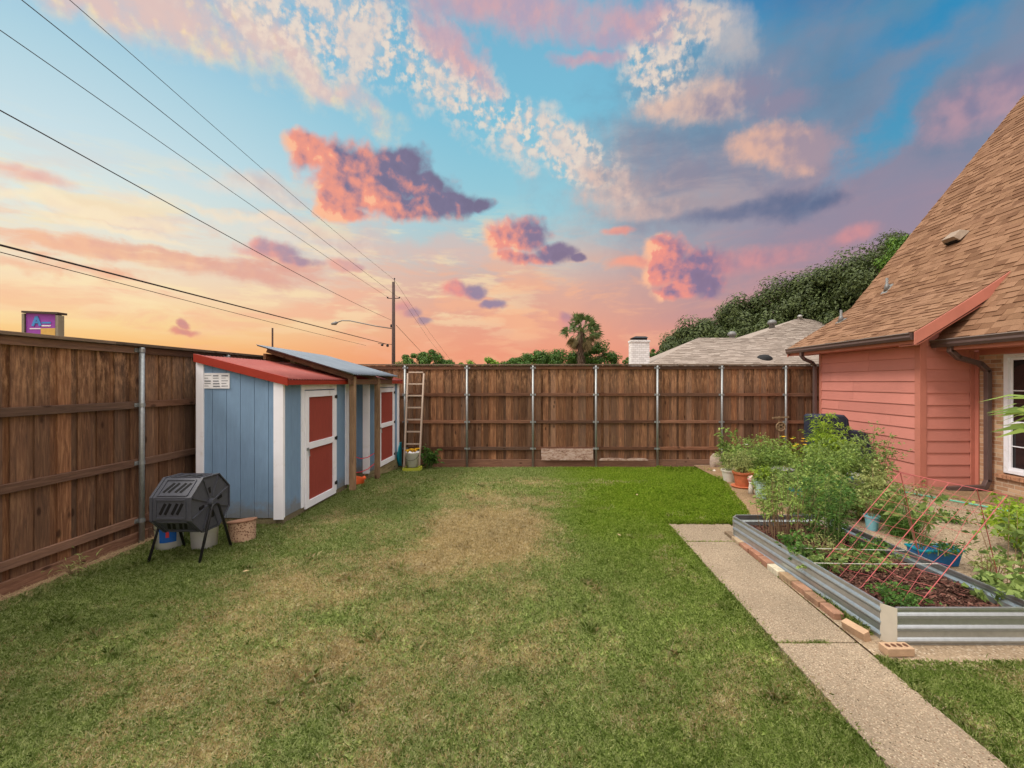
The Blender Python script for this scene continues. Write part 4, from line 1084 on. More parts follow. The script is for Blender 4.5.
# soil heaped inside
def in_bed(x, y, m=0.02):
    l = np.interp(y, [3.56, 5.8], [2.655, 2.475])+m; r = np.interp(y, [3.56, 5.8], [3.80, 3.66])-m
    c = ((x-l) > np.clip(3.56-y, 0, 1)*0.8) & ((r-x) > np.clip(3.56-y, 0, 1)*0.8)
    return (x > l) & (x < r) & (y > 3.46+m) & (y < 5.87-m) & c
def soil_z(x, y): return 0.165+0.05*(fbm(x, y, 3.0)-0.5)*2+0.035*ell(x, y, 3.3, 4.2, 0.5, 0.5)-0.02*ell(x, y, 2.9, 5.2, 0.5, 0.5)
gx = np.arange(2.5, 3.86, 0.02); gy = np.arange(3.44, 5.9, 0.02); XX, YY = np.meshgrid(gx, gy)
H = soil_z(XX, YY)+0.018*(fbm(XX, YY, 22, 3)-0.5); idx = np.arange(XX.size).reshape(XX.shape); kp = in_bed(XX, YY, 0.006)
cell = kp[:-1, :-1] & kp[1:, :-1] & kp[:-1, 1:] & kp[1:, 1:]
np_mesh('soil', np.stack([XX.ravel(), YY.ravel(), H.ravel()], 1), np.stack([idx[:-1, :-1][cell], idx[:-1, 1:][cell], idx[1:, 1:][cell], idx[1:, :-1][cell]], 1), 4, M['mulch'], bed, smooth=True)
n = 9000; x = RNG.uniform(2.55, 3.8, n); y = RNG.uniform(3.48, 5.85, n); k = in_bed(x, y, 0.03); x, y = x[k], y[k]; n = len(x)
an = RNG.uniform(0, 3.14, n); L_ = RNG.uniform(0.008, 0.03, n); w_ = RNG.uniform(0.003, 0.008, n); tp = RNG.uniform(-0.5, 0.5, n)
c = np.stack([x, y, soil_z(x, y)+RNG.uniform(0, 0.014, n)], 1); u = np.stack([np.cos(an), np.sin(an), tp], 1)*L_[:, None]; v = np.stack([-np.sin(an), np.cos(an), RNG.uniform(-0.6, 0.6, n)], 1)*w_[:, None]
V = np.stack([c-u-v, c+u-v, c+u+v, c-u+v], 1).reshape(-1, 3)
M['chips'] = shingle_mat('bark_chips', [(44,28,22),(84,54,46),(112,74,64),(66,44,36),(130,98,84)])
tag(np_mesh('bark_chip', V, np.arange(4*n).reshape(-1, 4), 4, M['chips'], bed, attrs={'rnd': ('FACE', RNG.random(n))}), kind='stuff')

# edging bricks along the path
g = 'edging bricks between path and raised bed'
rr = random.Random(9)
ends = [5.86-i*0.215 for i in range(10)]
WORDS = ['brown','pale','rusty','rusty','rusty','cream','tan','rusty','brown','rusty']
LB = ['mossy dark edging brick at the far end, at the corner of the raised bed', 'pale buff edging brick, second from the far end of the row', 'long rusty edging brick, third from the far end of the row',
      'rusty edging brick, fourth from the far end of the row', 'rusty edging brick just before the cream one as one walks nearer', 'single cream white edging brick half way along the row',
      'tan edging brick just nearer than the cream white one', 'tan orange edging brick, second nearer than the cream white one', 'brown edging brick, second before the cored bricks', 'rusty edging brick right next to the cored brick on its side']
CL = [(128,108,86),(182,158,128),(168,122,98),(164,116,92),(160,116,92),(202,190,164),(168,140,108),(166,126,100),(140,108,84),(158,118,94)]
for i, y in enumerate(ends):
    x = 2.428+rr.uniform(-0.006, 0.012)+0.006*i; mt = plain('edging_brick_clay', CL[i], 0.9, 0, 0.3, 16, dirt=(120,100,76), bmp=0.5)
    q = MB(); a = rr.uniform(-0.03, 0.03); u = Vector((math.sin(a)-0.02, math.cos(a), 0))
    c = Vector((x+0.03, y, 0)); q.bar(c-u*0.1+Vector((0,0,0.012)), c+u*0.1+Vector((0,0,0.012)), 0.088, 0.08, up=(0, 0, 1))
    tag(q.build('edging_brick', mt, loc=(x, y, 0), bevel=0.006), LB[i], 'brick', g)
def cored(center, ang, roll, label):
    root = thing('cored_brick', label, 'brick', center, 'cored bricks at the near bed corner')
    R3 = Matrix.Rotation(ang, 3, 'Z') @ Matrix.Rotation(roll, 3, 'X'); c = Vector(center)
    q = MB(); hx, hy, hz = 0.1, 0.046, 0.029
    q.hexa([c+R3 @ Vector(p) for p in ((-hx,-hy,-hz),(hx,-hy,-hz),(hx,hy,-hz),(-hx,hy,-hz),(-hx,-hy,hz),(hx,-hy,hz),(hx,hy,hz),(-hx,hy,hz))])
    b = q.build('body', M['palebrick'], root, bevel=0.004)
    for i in range(4):
        q = MB(); u = -0.066+0.044*i; ring = [(u+0.0155*math.cos(t_), 0.022*math.sin(t_)) for t_ in np.linspace(0, 2*math.pi, 17)[:-1]]
        q.v = [tuple(c+R3 @ Vector((a, b_, hz+0.0025))) for a, b_ in ring]+[tuple(c+R3 @ Vector((a, b_, hz-0.02))) for a, b_ in ring]
        q.f = [tuple(range(16))]; q.r = [0.5]
        q.build('hole', M['hole'], b)
cored((2.62, 3.345, 0.035), 0.02, 0.0, 'pale cored brick lying flat at the near corner of the raised bed')
cored((2.50, 3.60, 0.03), -1.33, -1.25, 'cored brick on its side with its holes facing the path')
# strings and trellis
q = MB(); q.tube([(2.56, 4.69, 0.29), (3.1, 4.67, 0.285), (3.70, 4.62, 0.29)], 0.0025, 5); q.tube([(2.59, 4.30, 0.29), (3.1, 4.29, 0.284), (3.74, 4.28, 0.29)], 0.0025, 5)
simple('string_line', q, M['string'], (2.58, 4.5, 0.29), 'pair of white strings stretched across the raised bed', 'string')
tr = thing('trellis', 'pink painted wire grid trellis leaning over the raised bed', 'trellis', (3.0, 4.0, 0.2))
B0 = Vector((2.70, 4.42, 0.19)); B1 = Vector((3.03, 3.66, 0.19)); T0 = Vector((3.50, 4.42, 1.12)); T1 = Vector((3.80, 3.70, 1.08))
for t_ in (0, 0.5, 1):
    q = MB(); q.tube([B0.lerp(B1, t_)-(T0.lerp(T1, t_)-B0.lerp(B1, t_))*0.02, T0.lerp(T1, t_)], 0.0036, 6); q.build('stake', M['pink'], tr)
q = MB()
for i in range(1, 8):
    if i != 4:
        j_ = [Vector((random.uniform(-.02, .02), random.uniform(-.03, .03), random.uniform(-.02, .02))) for _ in range(3)]
        q.tube([B0.lerp(B1, i/8)]+[B0.lerp(B1, i/8).lerp(T0.lerp(T1, i/8), f_)+j_[k_] for k_, f_ in enumerate((0.25, 0.5, 0.75))]+[T0.lerp(T1, i/8)], 0.0017, 5)
for j in range(1, 12):
    s_ = j/11; dz_ = [Vector((random.uniform(-.012, .012), 0, random.uniform(-.03, .012))) if j < 11 else Vector((0, 0, 0)) for _ in range(3)]
    q.tube([B0.lerp(T0, s_)]+[B0.lerp(T0, s_).lerp(B1.lerp(T1, s_), f_)+dz_[k_] for k_, f_ in enumerate((0.25, 0.5, 0.75))]+[B1.lerp(T1, s_)], 0.0014 if j < 11 else 0.0028, 5)
q.build('wire_grid', M['pink'], tr)
q = MB(); q.tube([T0, (4.15, 4.95, 0.0)], 0.004, 5); q.tube([T1.lerp(T0, 0.25), (4.5, 4.45, 0.0)], 0.004, 5); q.build('prop', M['pink'], tr)
#SECTION4
# ------------------------------------------------------------------ foliage tools
def leaves(name, P, D, L, W, mat, parent=None, loc=(0,0,0), droop=0.25, seed=0, normal=None):
    """one bent diamond (two triangles as a quad folded at mid rib) per leaf"""
    rg = np.random.default_rng(seed); n = len(P)
    D = D/np.maximum(np.linalg.norm(D, axis=1, keepdims=True), 1e-6)
    R = rg.normal(size=(n, 3)) if normal is None else normal+rg.normal(size=(n, 3))*0.35; S = np.cross(D, R); S /= np.maximum(np.linalg.norm(S, axis=1, keepdims=True), 1e-6)
    L = np.asarray(L)[:, None]; W = np.asarray(W)[:, None]
    tip = P+D*L; tip[:, 2] -= (L[:, 0]*droop)
    m1 = P+D*L*0.45
    V = np.stack([P, m1+S*W/2, tip, m1-S*W/2], 1).reshape(-1, 3)
    return np_mesh(name, V, np.arange(4*n).reshape(-1, 4), 4, mat, parent, loc, attrs={'rnd': ('FACE', rg.random(n))})
def shrub(parent, base, h, r, nst, nleaf, L, W, leafmat, stemmat, seed=1, arch=0.3, low=0.25, twig=0.09, stem_r=0.006, fol='foliage', droop=0.3, spread0=0.05, tilt=(0,0)):
    rg = np.random.default_rng(seed); base = np.array(base, dtype=float)
    sm = MB(); P = []; D = []
    for i in range(nst):
        a = rg.uniform(0, 2*np.pi); rr_ = r*np.sqrt(rg.uniform(0.02, 1)); hh = h*rg.uniform(0.6, 1.0)*(1-0.25*(rr_/r)**2)
        b0 = base+np.array([np.cos(a), np.sin(a), 0])*spread0*rg.random()
        e = base+np.array([np.cos(a)*rr_+tilt[0]*hh, np.sin(a)*rr_+tilt[1]*hh, hh])
        c = (b0+e)/2+np.array([rg.normal()*0.06*r, rg.normal()*0.06*r, arch*hh*0.25])
        ts = np.linspace(0, 1, 6); pts = [((1-t)**2)*b0+2*t*(1-t)*c+t*t*e for t in ts]
        sm.tube([tuple(p) for p in pts], [stem_r*(1-0.75*t) for t in ts], 4, cap=False)
        k = max(2, nleaf//nst)
        t = rg.uniform(low, 1, k)[:, None]
        q = (1-t)**2*b0+2*t*(1-t)*c+t*t*e
        # short side twigs: groups of leaves share an offset
        gid = rg.integers(0, max(2, k//6), k); go = rg.normal(size=(max(2, k//6), 3))*twig; go[:, 2] = np.abs(go[:, 2])*0.5
        tt = rg.uniform(low, 1, max(2, k//6))[:, None]; gq = (1-tt)**2*b0+2*tt*(1-tt)*c+tt*tt*e
        P.append(gq[gid]+go[gid]*rg.uniform(0.1, 1, (k, 1))+rg.normal(size=(k, 3))*twig*0.12)
        dd = go[gid]+rg.normal(size=(k, 3))*twig*0.7; D.append(dd)
    P = np.concatenate(P); D = np.concatenate(D); n = len(P); P[:, 2] = np.maximum(P[:, 2], base[2]+0.01)
    sm.build('stems', stemmat, parent, fix=False)
    leaves(fol, P, D, rg.uniform(0.6, 1.2, n)*L, rg.uniform(0.7, 1.2, n)*W, leafmat, parent, droop=droop, seed=seed)
def flowers(parent, pts, size, mat, name='flower_heads'):
    q = MB()
    for p in pts:
        p = Vector(p)
        for k in range(7):
            a = 2*math.pi*k/7; u = Vector((math.cos(a), math.sin(a)*0.8, 0.3)); v = Vector((-math.sin(a), math.cos(a), 0))
            q.face([p, p+u*size*0.7+v*size*0.25, p+u*size, p+u*size*0.7-v*size*0.25])
        q.lathe(p-Vector((0, 0, 0.002)), [(size*0.25, 0), (size*0.2, size*0.2)], 7)
    q.build(name, mat, parent, fix=False)
def pot(parent, c, r, h, mat, rim=True, name='pot'):
    q = MB(); pf = [(r*0.70, 0), (r*0.95, h*0.86)]
    if rim: pf += [(r*1.05, h*0.87), (r*1.08, h), (r*0.95, h), (r*0.9, h*0.85)]
    else: pf += [(r, h), (r*0.93, h), (r*0.9, h*0.85)]
    q.lathe(c, pf, 26); q.build(name, mat, parent, smooth=False)
def G(px, py, Y=None):
    """ground point under a pixel"""
    if Y is None: x, Y = ground_pt(px, py)
    else: x = X_at(px, Y)
    return (x, Y, float(gz(Y))*0.8)
# --- pots and plants at the far edge of the patio
t = thing('potted_plant', 'pale round pot with wispy grassy plant, leftmost of the pots by the lawn', 'plant', G(729, 480)); c = t.location
pot(t, c, 0.15, 0.24, M['potwhite']); shrub(t, (c.x, c.y, c.z+0.2), 0.5, 0.3, 34, 700, 0.09, 0.010, M['sage'], M['stem'], 3, low=0.1, stem_r=0.003)
t = thing('potted_plant', 'terracotta pot on a saucer with a bushy green plant', 'plant', G(743, 487)); c = t.location
pot(t, c, 0.185, 0.30, M['terracotta']); q = MB(); q.lathe(c, [(0.19, 0), (0.22, 0.03), (0.2, 0.03)], 24); q.build('saucer', M['terracotta'], t)
shrub(t, (c.x, c.y, c.z+0.26), 0.5, 0.22, 26, 900, 0.08, 0.014, M['sage'], M['stem'], 4, low=0.05)
flowers(t, [(c.x+0.02, c.y-0.1, c.z+0.82)], 0.035, M['potwhite'], 'white_flower')
t = thing('shrub', 'large loose green bush behind the terracotta pot, against the back fence', 'shrub', (4.62, 9.5, -0.06)); c = t.location
shrub(t, tuple(c), 1.0, 0.78, 60, 7500, 0.085, 0.022, M['bush'], M['stem'], 5, low=0.1, twig=0.13, spread0=0.3)
t = thing('tall_weed', 'tall thin leggy plant rising above the bushes in front of the back fence', 'plant', (4.0, 9.7, -0.08)); c = t.location
shrub(t, tuple(c), 1.28, 0.16, 5, 420, 0.09, 0.03, M['bush'], M['stem'], 6, low=0.3, twig=0.07)
t = thing('glass_planter', 'pale sea green glazed planter with a small green plant, nearer than the terracotta pot', 'planter', G(764, 498)); c = t.location
q = MB(); pr = []; n_ = 36
for (rr_, z_) in ((0.12, 0), (0.135, 0.02), (0.17, 0.28), (0.18, 0.30), (0.165, 0.30), (0.15, 0.2)): pr.append((rr_, z_))
q.lathe(c, pr, 18); q.build('pot', M['paleglass'], t); shrub(t, (c.x, c.y, c.z+0.24), 0.35, 0.2, 16, 520, 0.07, 0.02, M['fern'], M['stem'], 8, low=0.05)
t = thing('garden_ornament', 'small pink and white ornament on a pale stand between terracotta pot and glazed planter', 'ornament', G(751, 494)); c = t.location
q = MB(); q.lathe(c, [(0.05, 0), (0.04, 0.12), (0.03, 0.18), (0.04, 0.22)], 14); q.build('stand', M['potwhite'], t, smooth=True)
q = MB(); q.lathe((c.x, c.y, c.z+0.22), [(0.03, 0), (0.055, 0.03), (0.06, 0.07), (0.03, 0.11)], 14); q.build('body', plain('pink_glaze', (226,176,176), 0.4), t, smooth=True)
t = thing('bird_bath', 'shallow dark dish on a thin stand among the bushes', 'bird bath', (X_at(783, 8.0), 8.0, 0)); c = t.location
q = MB(); q.lathe((c.x, c.y, 0.40), [(0.02, 0), (0.12, 0.02), (0.185, 0.06), (0.19, 0.075), (0.17, 0.07), (0.1, 0.035)], 24); q.build('dish', M['greypot'], t, smooth=True)
q = MB(); q.tube([(c.x, c.y, 0), (c.x, c.y, 0.41)], 0.012, 8); q.build('stand', M['darkmetal'], t)
t = thing('marigold', 'low plant with yellow flowers among the bushes by the back fence', 'plant', (5.1, 9.2, -0.05)); c = t.location
shrub(t, tuple(c), 0.95, 0.22, 16, 900, 0.06, 0.02, M['fern'], M['stem'], 9, low=0.3)
flowers(t, [(5.05+0.22*math.cos(i*2.4), 9.0+0.1*math.sin(i*1.7), 0.82+0.09*math.sin(i*1.9)) for i in range(9)], 0.045, M['yellow'])
t = thing('maroon_plant', 'dark maroon leaved plant under the yellow flowers', 'plant', (5.22, 8.95, -0.03)); c = t.location
shrub(t, tuple(c), 0.62, 0.22, 14, 500, 0.1, 0.045, M['maroon'], M['drystem'], 10, low=0.2)
t = thing('yard_ornament', 'rusty whirligig wheel on a pole in front of the back fence', 'ornament', (X_at(779, 10.4), 10.4, -0.15)); c = t.location
q = MB(); q.tube([(c.x, c.y, c.z), (c.x, c.y, 1.22)], 0.012, 6); q.bar((c.x-0.16, c.y-0.01, 1.18), (c.x+0.22, c.y-0.01, 1.2), 0.03, 0.03); q.build('pole', M['drystem'], t)
q = MB(); q.tube([(c.x+0.02+0.10*math.cos(a), c.y-0.04, 0.98+0.10*math.sin(a)) for a in np.linspace(0, 2*math.pi, 19)], 0.016, 6)
for i in range(6):
    a = i*math.pi/3; q.bar((c.x+0.02, c.y-0.04, 0.98), (c.x+0.02+0.1*math.cos(a), c.y-0.04, 0.98+0.1*math.sin(a)), 0.035, 0.006, up=(0, 1, 0))
q.build('wheel', M['drystem'], t)
# covered grill
t = thing('covered_grill', 'barbecue grill under a dark navy fitted cover against the coral wall', 'grill', (6.2, 9.9, -0.1))
q = MB(); prof = [(5.90, -0.05), (5.84, 0.72), (5.84, 1.26), (5.88, 1.30), (6.44, 1.30), (6.52, 1.22), (6.56, 0.98), (6.78, 0.97), (6.93, 0.90), (7.02, 0.6), (7.10, 0.2), (7.12, -0.05)]
q.prism(prof, 'y', 9.6, 10.1); q.build('cover', M['cover'], t, bevel=0.035)
q = MB(); q.tube([(6.1, 9.585, -0.05), (6.08, 9.58, 0.5), (6.12, 9.585, 1.25)], 0.012, 5); q.tube([(6.55, 9.585, -0.05), (6.52, 9.58, 0.5), (6.45, 9.585, 1.2)], 0.012, 5); q.tube([(5.87, 9.585, 0.75), (6.2, 9.58, 0.72), (6.9, 9.585, 0.7)], 0.008, 5); q.build('seam', M['cover'], t)
# the mass of bushes on the patio
t = thing('fern_leaf_plant', 'bright yellow green feathery plant in front of the dark grill cover', 'plant', (5.72, 9.0, -0.05)); c = t.location
shrub(t, tuple(c), 1.46, 0.40, 22, 3200, 0.11, 0.02, M['fern'], M['stem'], 11, low=0.45, twig=0.11, droop=0.5)
specs = [
 ('tomato plant right of the bird bath, pale green and sprawling', (4.95, 8.0, 0), 1.0, 0.60, 44, 5000, 12, 'bush'),
 ('tomato plant with small curled leaves in front of the grill cover', (5.55, 8.3, 0), 1.12, 0.52, 40, 4200, 13, 'tomato'),
 ('leggy tomato plant nearest the coral wall, its tips above the siding boards', (6.1, 8.4, 0), 1.25, 0.52, 24, 1700, 14, 'tomato'),
 ('sprawling green plant behind the far end of the raised bed', (4.35, 7.0, 0), 0.66, 0.50, 40, 3800, 15, 'bush'),
 ('feathery pale plant just beyond the far end wall of the raised bed', (3.75, 6.35, 0), 0.86, 0.42, 36, 2000, 17, 'bush'),
 ('loose green plant between the glazed planter and the butterfly ornament', (4.05, 7.7, 0), 0.62, 0.36, 36, 2600, 18, 'tomato'),
 ('yellowish green bush in the middle of the patio plants', (4.75, 6.7, 0), 0.72, 0.50, 42, 4200, 16, 'sage'),
]
for lb, c, h, r, ns, nl, sd_, mt in specs:
    t = thing('tomato_plant' if 'tomato' in lb else 'shrub', lb, 'plant', c, 'leafy plants massed on the patio')
    shrub(t, c, h, r, ns, nl, 0.07, 0.024, M[mt], M['stem'], sd_, low=0.12, twig=0.10, spread0=0.2)
t = thing('butterfly_stake', 'turquoise butterfly ornament on a thin stake among the plants', 'ornament', (X_at(796, 6.5), 6.5, 0)); c = t.location
q = MB(); q.tube([(c.x, c.y, 0), (c.x, c.y, 0.44)], 0.005, 5); q.build('stake', M['darkmetal'], t)
q = MB()
for (sx, pts) in ((1, None), (-1, None)):
    for poly in (((0, 0), (0.03, 0.06), (0.09, 0.085), (0.105, 0.05), (0.05, 0.0)), ((0, -0.004), (0.05, -0.006), (0.085, -0.04), (0.06, -0.095), (0.015, -0.06))):
        q.prism([(c.x+sx*(u+0.004), 0.42+v) for u, v in poly], 'y', c.y-0.014-0.004*sx, c.y-0.01-0.004*sx)
q.build('wings', M['teal'], t)
t = thing('small_pot', 'small blue and white patterned pot under the covered grill', 'pot', (X_at(853, 8.0), 8.0, 0)); c = t.location
q = MB(); q.lathe((c.x, c.y, 0.0), [(0.16, 0), (0.16, 0.25)], 18); q.build('plinth', M['greypot'], t)
q = MB(); q.lathe((c.x, c.y, 0.251), [(0.06, 0), (0.1, 0.05), (0.1, 0.13), (0.085, 0.16), (0.08, 0.15)], 20); q.build('pot', M['bucket'], t, smooth=True)
q = MB(); q.lathe((c.x, c.y, 0.29), [(0.101, 0), (0.104, 0.03), (0.102, 0.06)], 20); q.build('band', M['labelblue'], t, smooth=True)
t = thing('garden_pot', 'wide grey stoneware pot of gravelly soil right of the tomato plants', 'pot', (X_at(862, 7.4), 7.4, 0)); c = t.location
pot(t, c, 0.27, 0.25, M['greypot']); q = MB(); q.lathe((c.x, c.y, 0.215), [(0.24, 0), (0.24, 0.012), (0.1, 0.03)], 20); q.build('soil', M['sand'], t)
for (px, py, lb, mt, r) in ((872, 530, 'light blue pot with a thin plant, in the middle of the patio', 'lightbluepot', 0.09), (800, 545, 'pale teal pot just behind the far side of the raised bed', 'teal', 0.10)):
    t = thing('potted_plant', lb, 'plant', (X_at(px, 6.15), 6.15, 0)); c = t.location
    pot(t, c, r, 0.2, M[mt]); shrub(t, (c.x, c.y, 0.18), 0.45, 0.2, 9, 260, 0.06, 0.025, M['tomato'], M['drystem'], 21+int(px), low=0.25)
t = thing('ornamental_grass', 'dense upright grass clump behind the pink trellis', 'plant', (4.72, 5.9, 0)); c = t.location
shrub(t, tuple(c), 0.52, 0.3, 260, 900, 0.2, 0.006, M['darkherb'], M['darkherb'], 31, low=0.05, twig=0.03, stem_r=0.0035, spread0=0.16, droop=0.1)
t = thing('potted_plant', 'small pot with an upright shrubby plant right of the grey stoneware pot', 'plant', (4.9, 6.6, 0)); c = t.location
pot(t, c, 0.12, 0.18, M['greypot']); shrub(t, (c.x, c.y, 0.15), 0.75, 0.3, 14, 700, 0.06, 0.022, M['sage'], M['drystem'], 32, low=0.2)
# blue trough with a thin young tree
t = thing('blue_planter', 'long blue planter box with a thin upright sapling, behind the raised bed', 'planter', (4.28, 5.02, 0)); 
q = MB(); a, b, z0, z1 = (4.10, 4.90), (4.56, 5.10), 0, 0.17
q.hexa([(a[0]+0.03, a[1]+0.02, 0), (b[0]-0.03, a[1]+0.02, 0), (b[0]-0.03, b[1]-0.02, 0), (a[0]+0.03, b[1]-0.02, 0), (a[0], a[1], z1), (b[0], a[1], z1), (b[0], b[1], z1), (a[0], b[1], z1)])
q.build('box', M['bluepot'], t, bevel=0.008)
q = MB()
for p in (((a[0]-0.01, a[1]-0.012, z1+0.001), (b[0]+0.01, a[1]+0.006, z1+0.018)), ((a[0]-0.01, b[1]-0.006, z1+0.001), (b[0]+0.01, b[1]+0.012, z1+0.018)), ((a[0]-0.01, a[1]+0.0065, z1+0.001), (a[0]+0.01, b[1]-0.0065, z1+0.018)), ((b[0]-0.01, a[1]+0.0065, z1+0.001), (b[0]+0.01, b[1]-0.0065, z1+0.018))): q.box(*p)
q.build('rim', M['teal'], t)
shrub(t, (4.16, 5.0, 0.15), 0.85, 0.22, 4, 130, 0.10, 0.045, M['tomato'], M['drystem'], 33, low=0.45, stem_r=0.008)
shrub(t, (4.35, 5.0, 0.15), 0.13, 0.2, 24, 420, 0.05, 0.016, M['darkherb'], M['stem'], 34, low=0.1, spread0=0.2, fol='ground_foliage')
# plants in the raised bed
specs = [
 ('bare_shrub', 'straggly nearly bare brown stemmed plant at the far left of the raised bed', (2.90, 5.35, 0.16), 0.84, 0.42, 54, 1500, 0.055, 0.016, 'bush', 'drystem', 41, 0.45, 0.005),
 ('herb_bush', 'dense dark green bush rising from the far end of the raised bed', (3.28, 5.20, 0.16), 0.95, 0.33, 26, 2700, 0.055, 0.015, 'darkherb', 'stem', 42, 0.05, 0.005),
 ('trailing_plant', 'small leafy plant spilling over the near long rim of the raised bed', (2.66, 4.72, 0.17), 0.28, 0.2, 16, 460, 0.055, 0.03, 'darkherb', 'stem', 43, 0.1, 0.004),
 ('trailing_plant', 'leafy plant draped over the rim just nearer than the string line', (2.70, 4.42, 0.17), 0.18, 0.16, 12, 300, 0.055, 0.03, 'tomato', 'stem', 44, 0.1, 0.004),
 ('weed', 'low green weeds at the foot of the trellis in the dark mulch', (2.98, 3.80, 0.17), 0.12, 0.21, 30, 700, 0.04, 0.018, 'darkherb', 'stem', 45, 0.05, 0.003),
 ('weed', 'leafy weeds spread in the middle of the raised bed behind the trellis', (3.2, 4.5, 0.17), 0.15, 0.36, 44, 900, 0.05, 0.024, 'tomato', 'drystem', 46, 0.05, 0.003),
 ('dry_vine', 'tangle of dry brown vine between the bare plant and the weeds', (3.0, 4.95, 0.16), 0.22, 0.36, 50, 380, 0.04, 0.016, 'sage', 'drystem', 47, 0.2, 0.004),
 ('weed', 'green sprouts at the far inside corner of the raised bed', (3.5, 4.85, 0.17), 0.2, 0.2, 22, 420, 0.05, 0.022, 'darkherb', 'stem', 48, 0.1, 0.003),
]
for nm, lb, c, h, r, ns, nl, L_, W_, lm, stm, sd_, lo, sr in specs:
    t = thing(nm, lb, 'plant', c, 'plants growing in the raised bed'); shrub(t, c, h, r, ns, nl, L_, W_, M[lm], M[stm], sd_, low=lo, twig=0.06, stem_r=sr, spread0=r*0.7)
# right side plants
specs = [
 ('tomato_plant', 'tall leggy tomato plant at the right picture edge behind the raised bed', (4.35, 4.25, 0), 1.02, 0.42, 9, 260, 0.085, 0.045, 'tomato', 'drystem', 51, 0.3),
 ('shrub', 'yellow green leafy bush at the right picture edge below the window', (5.75, 5.4, 0), 0.72, 0.5, 34, 1500, 0.08, 0.035, 'fern', 'stem', 52, 0.2),
 ('vine', 'leafy vine creeping over the right rim of the raised bed', (3.92, 3.85, 0), 0.40, 0.26, 20, 420, 0.075, 0.055, 'tomato', 'stem', 53, 0.2),
 ('weed', 'low dusty green plant on the gravel right of the blue planter', (4.72, 4.75, 0), 0.30, 0.24, 14, 220, 0.06, 0.022, 'sage', 'drystem', 54, 0.2),
 ('seedling', 'low spreading green plant in a bare hollow of the patio gravel', (5.85, 6.55, 0), 0.12, 0.3, 22, 260, 0.06, 0.03, 'darkherb', 'stem', 55, 0.1),
 ('seedling', 'small weedy sprout by the wall foot under the downspout', (6.6, 7.9, 0), 0.3, 0.2, 9, 120, 0.06, 0.02, 'sage', 'drystem', 56, 0.2),
]
for nm, lb, c, h, r, ns, nl, L_, W_, lm, stm, sd_, lo in specs:
    t = thing(nm, lb, 'plant', c, 'leafy plants right of the raised bed'); shrub(t, c, h, r, ns, nl, L_, W_, M[lm], M[stm], sd_, low=lo, twig=0.09, stem_r=0.006, spread0=0.12)
t = thing('tall_plant', 'tall plant with long pointed light green leaves reaching in at the right edge', 'plant', (4.02, 3.5, 0))
q = MB(); q.tube([(4.05, 3.5, 0), (4.02, 3.5, 1.0), (4.0, 3.5, 1.95)], [0.012, 0.01, 0.006], 6); q.build('stem', M['stem'], t)
rg = np.random.default_rng(8); P_, D_ = [], []
for i in range(26):
    z = rg.uniform(1.55, 2.02); a = rg.uniform(0, 2*np.pi) if i > 7 else np.pi+rg.uniform(-0.4, 0.4)
    P_.append((4.01+0.13*np.cos(a), 3.5+0.13*np.sin(a), z)); D_.append((np.cos(a), np.sin(a), rg.uniform(-0.1, 0.35)))
leaves('foliage', np.array(P_), np.array(D_), rg.uniform(0.24, 0.40, 26), rg.uniform(0.03, 0.045, 26), M['bush'], t, droop=0.2, seed=3)
q = MB()
for p, d in zip(P_, D_): q.tube([(4.01, 3.5, p[2]-0.04), p], 0.003, 4)
q.build('petioles', M['stem'], t)
t = thing('weed', 'dark green weed growing at the back fence right of the ladder', 'plant', (X_at(430, 11.6), 11.6, -0.2)); shrub(t, tuple(t.location), 0.68, 0.2, 20, 520, 0.09, 0.05, M['darkherb'], M['stem'], 61, low=0.1)
t = thing('weed', 'tiny dry weed in the dirt by the left fence foot', 'plant', (-4.85, 4.75, 0)); shrub(t, tuple(t.location), 0.2, 0.15, 12, 90, 0.08, 0.008, M['sage'], M['drystem'], 62, low=0.2)
# hose
q = MB(); hp = [(6.9, 8.35), (6.55, 8.1), (6.3, 7.75), (6.55, 7.45), (6.9, 7.3), (7.1, 7.0), (7.6, 6.7), (7.9, 6.2)]
q.tube([(x, y, 0.03) for x, y in [(6.1, 8.9), (6.4, 8.4), (6.6, 8.0), (6.82, 7.6), (7.02, 7.25), (7.2, 6.8), (7.3, 6.3)]], 0.014, 6)
simple('garden_hose', q, M['hose'], (6.6, 7.6, 0), 'pale green garden hose lying on the patio near the coral wall', 'hose', smooth=True)
# mulch strip by the wall
q = MB(); q.prism([(7.45, 8.55), (6.9, 8.45), (7.0, 7.9), (7.55, 7.0), (7.75, 5.0), (8.19, 5.0), (8.19, 8.55)], 'z', -0.02, 0.03); tag(q.build('soil', M['soilground'], loc=(7.8, 7, 0)), kind='structure')
# fallen leaves on the lawn
random.seed(3)
for i, (px, py) in enumerate(((637, 497), (619, 538), (628, 538.5), (846 - 600, 575))):
    x, y = ground_pt(px, py); q = MB(); a = random.random()*6; u = Vector((math.cos(a), math.sin(a), 0.15))*0.035; v = Vector((-math.sin(a), math.cos(a), 0.1))*0.018
    c = Vector((x, y, float(gz(y))+0.045)); q.face([c-u, c-u*0.2+v, c+u, c-u*0.2-v])
    tag(q.build('fallen_leaf', M['straw'], loc=tuple(c)), ['pale leaf lying on the bright grass, the one farthest from the path slab', 'pale dry leaf on the lawn, left of a close pair', 'pale dry leaf on the lawn, right of a close pair', 'small pale leaf on the grass in front of the planter'][i], 'leaf', 'fallen leaves on the lawn')

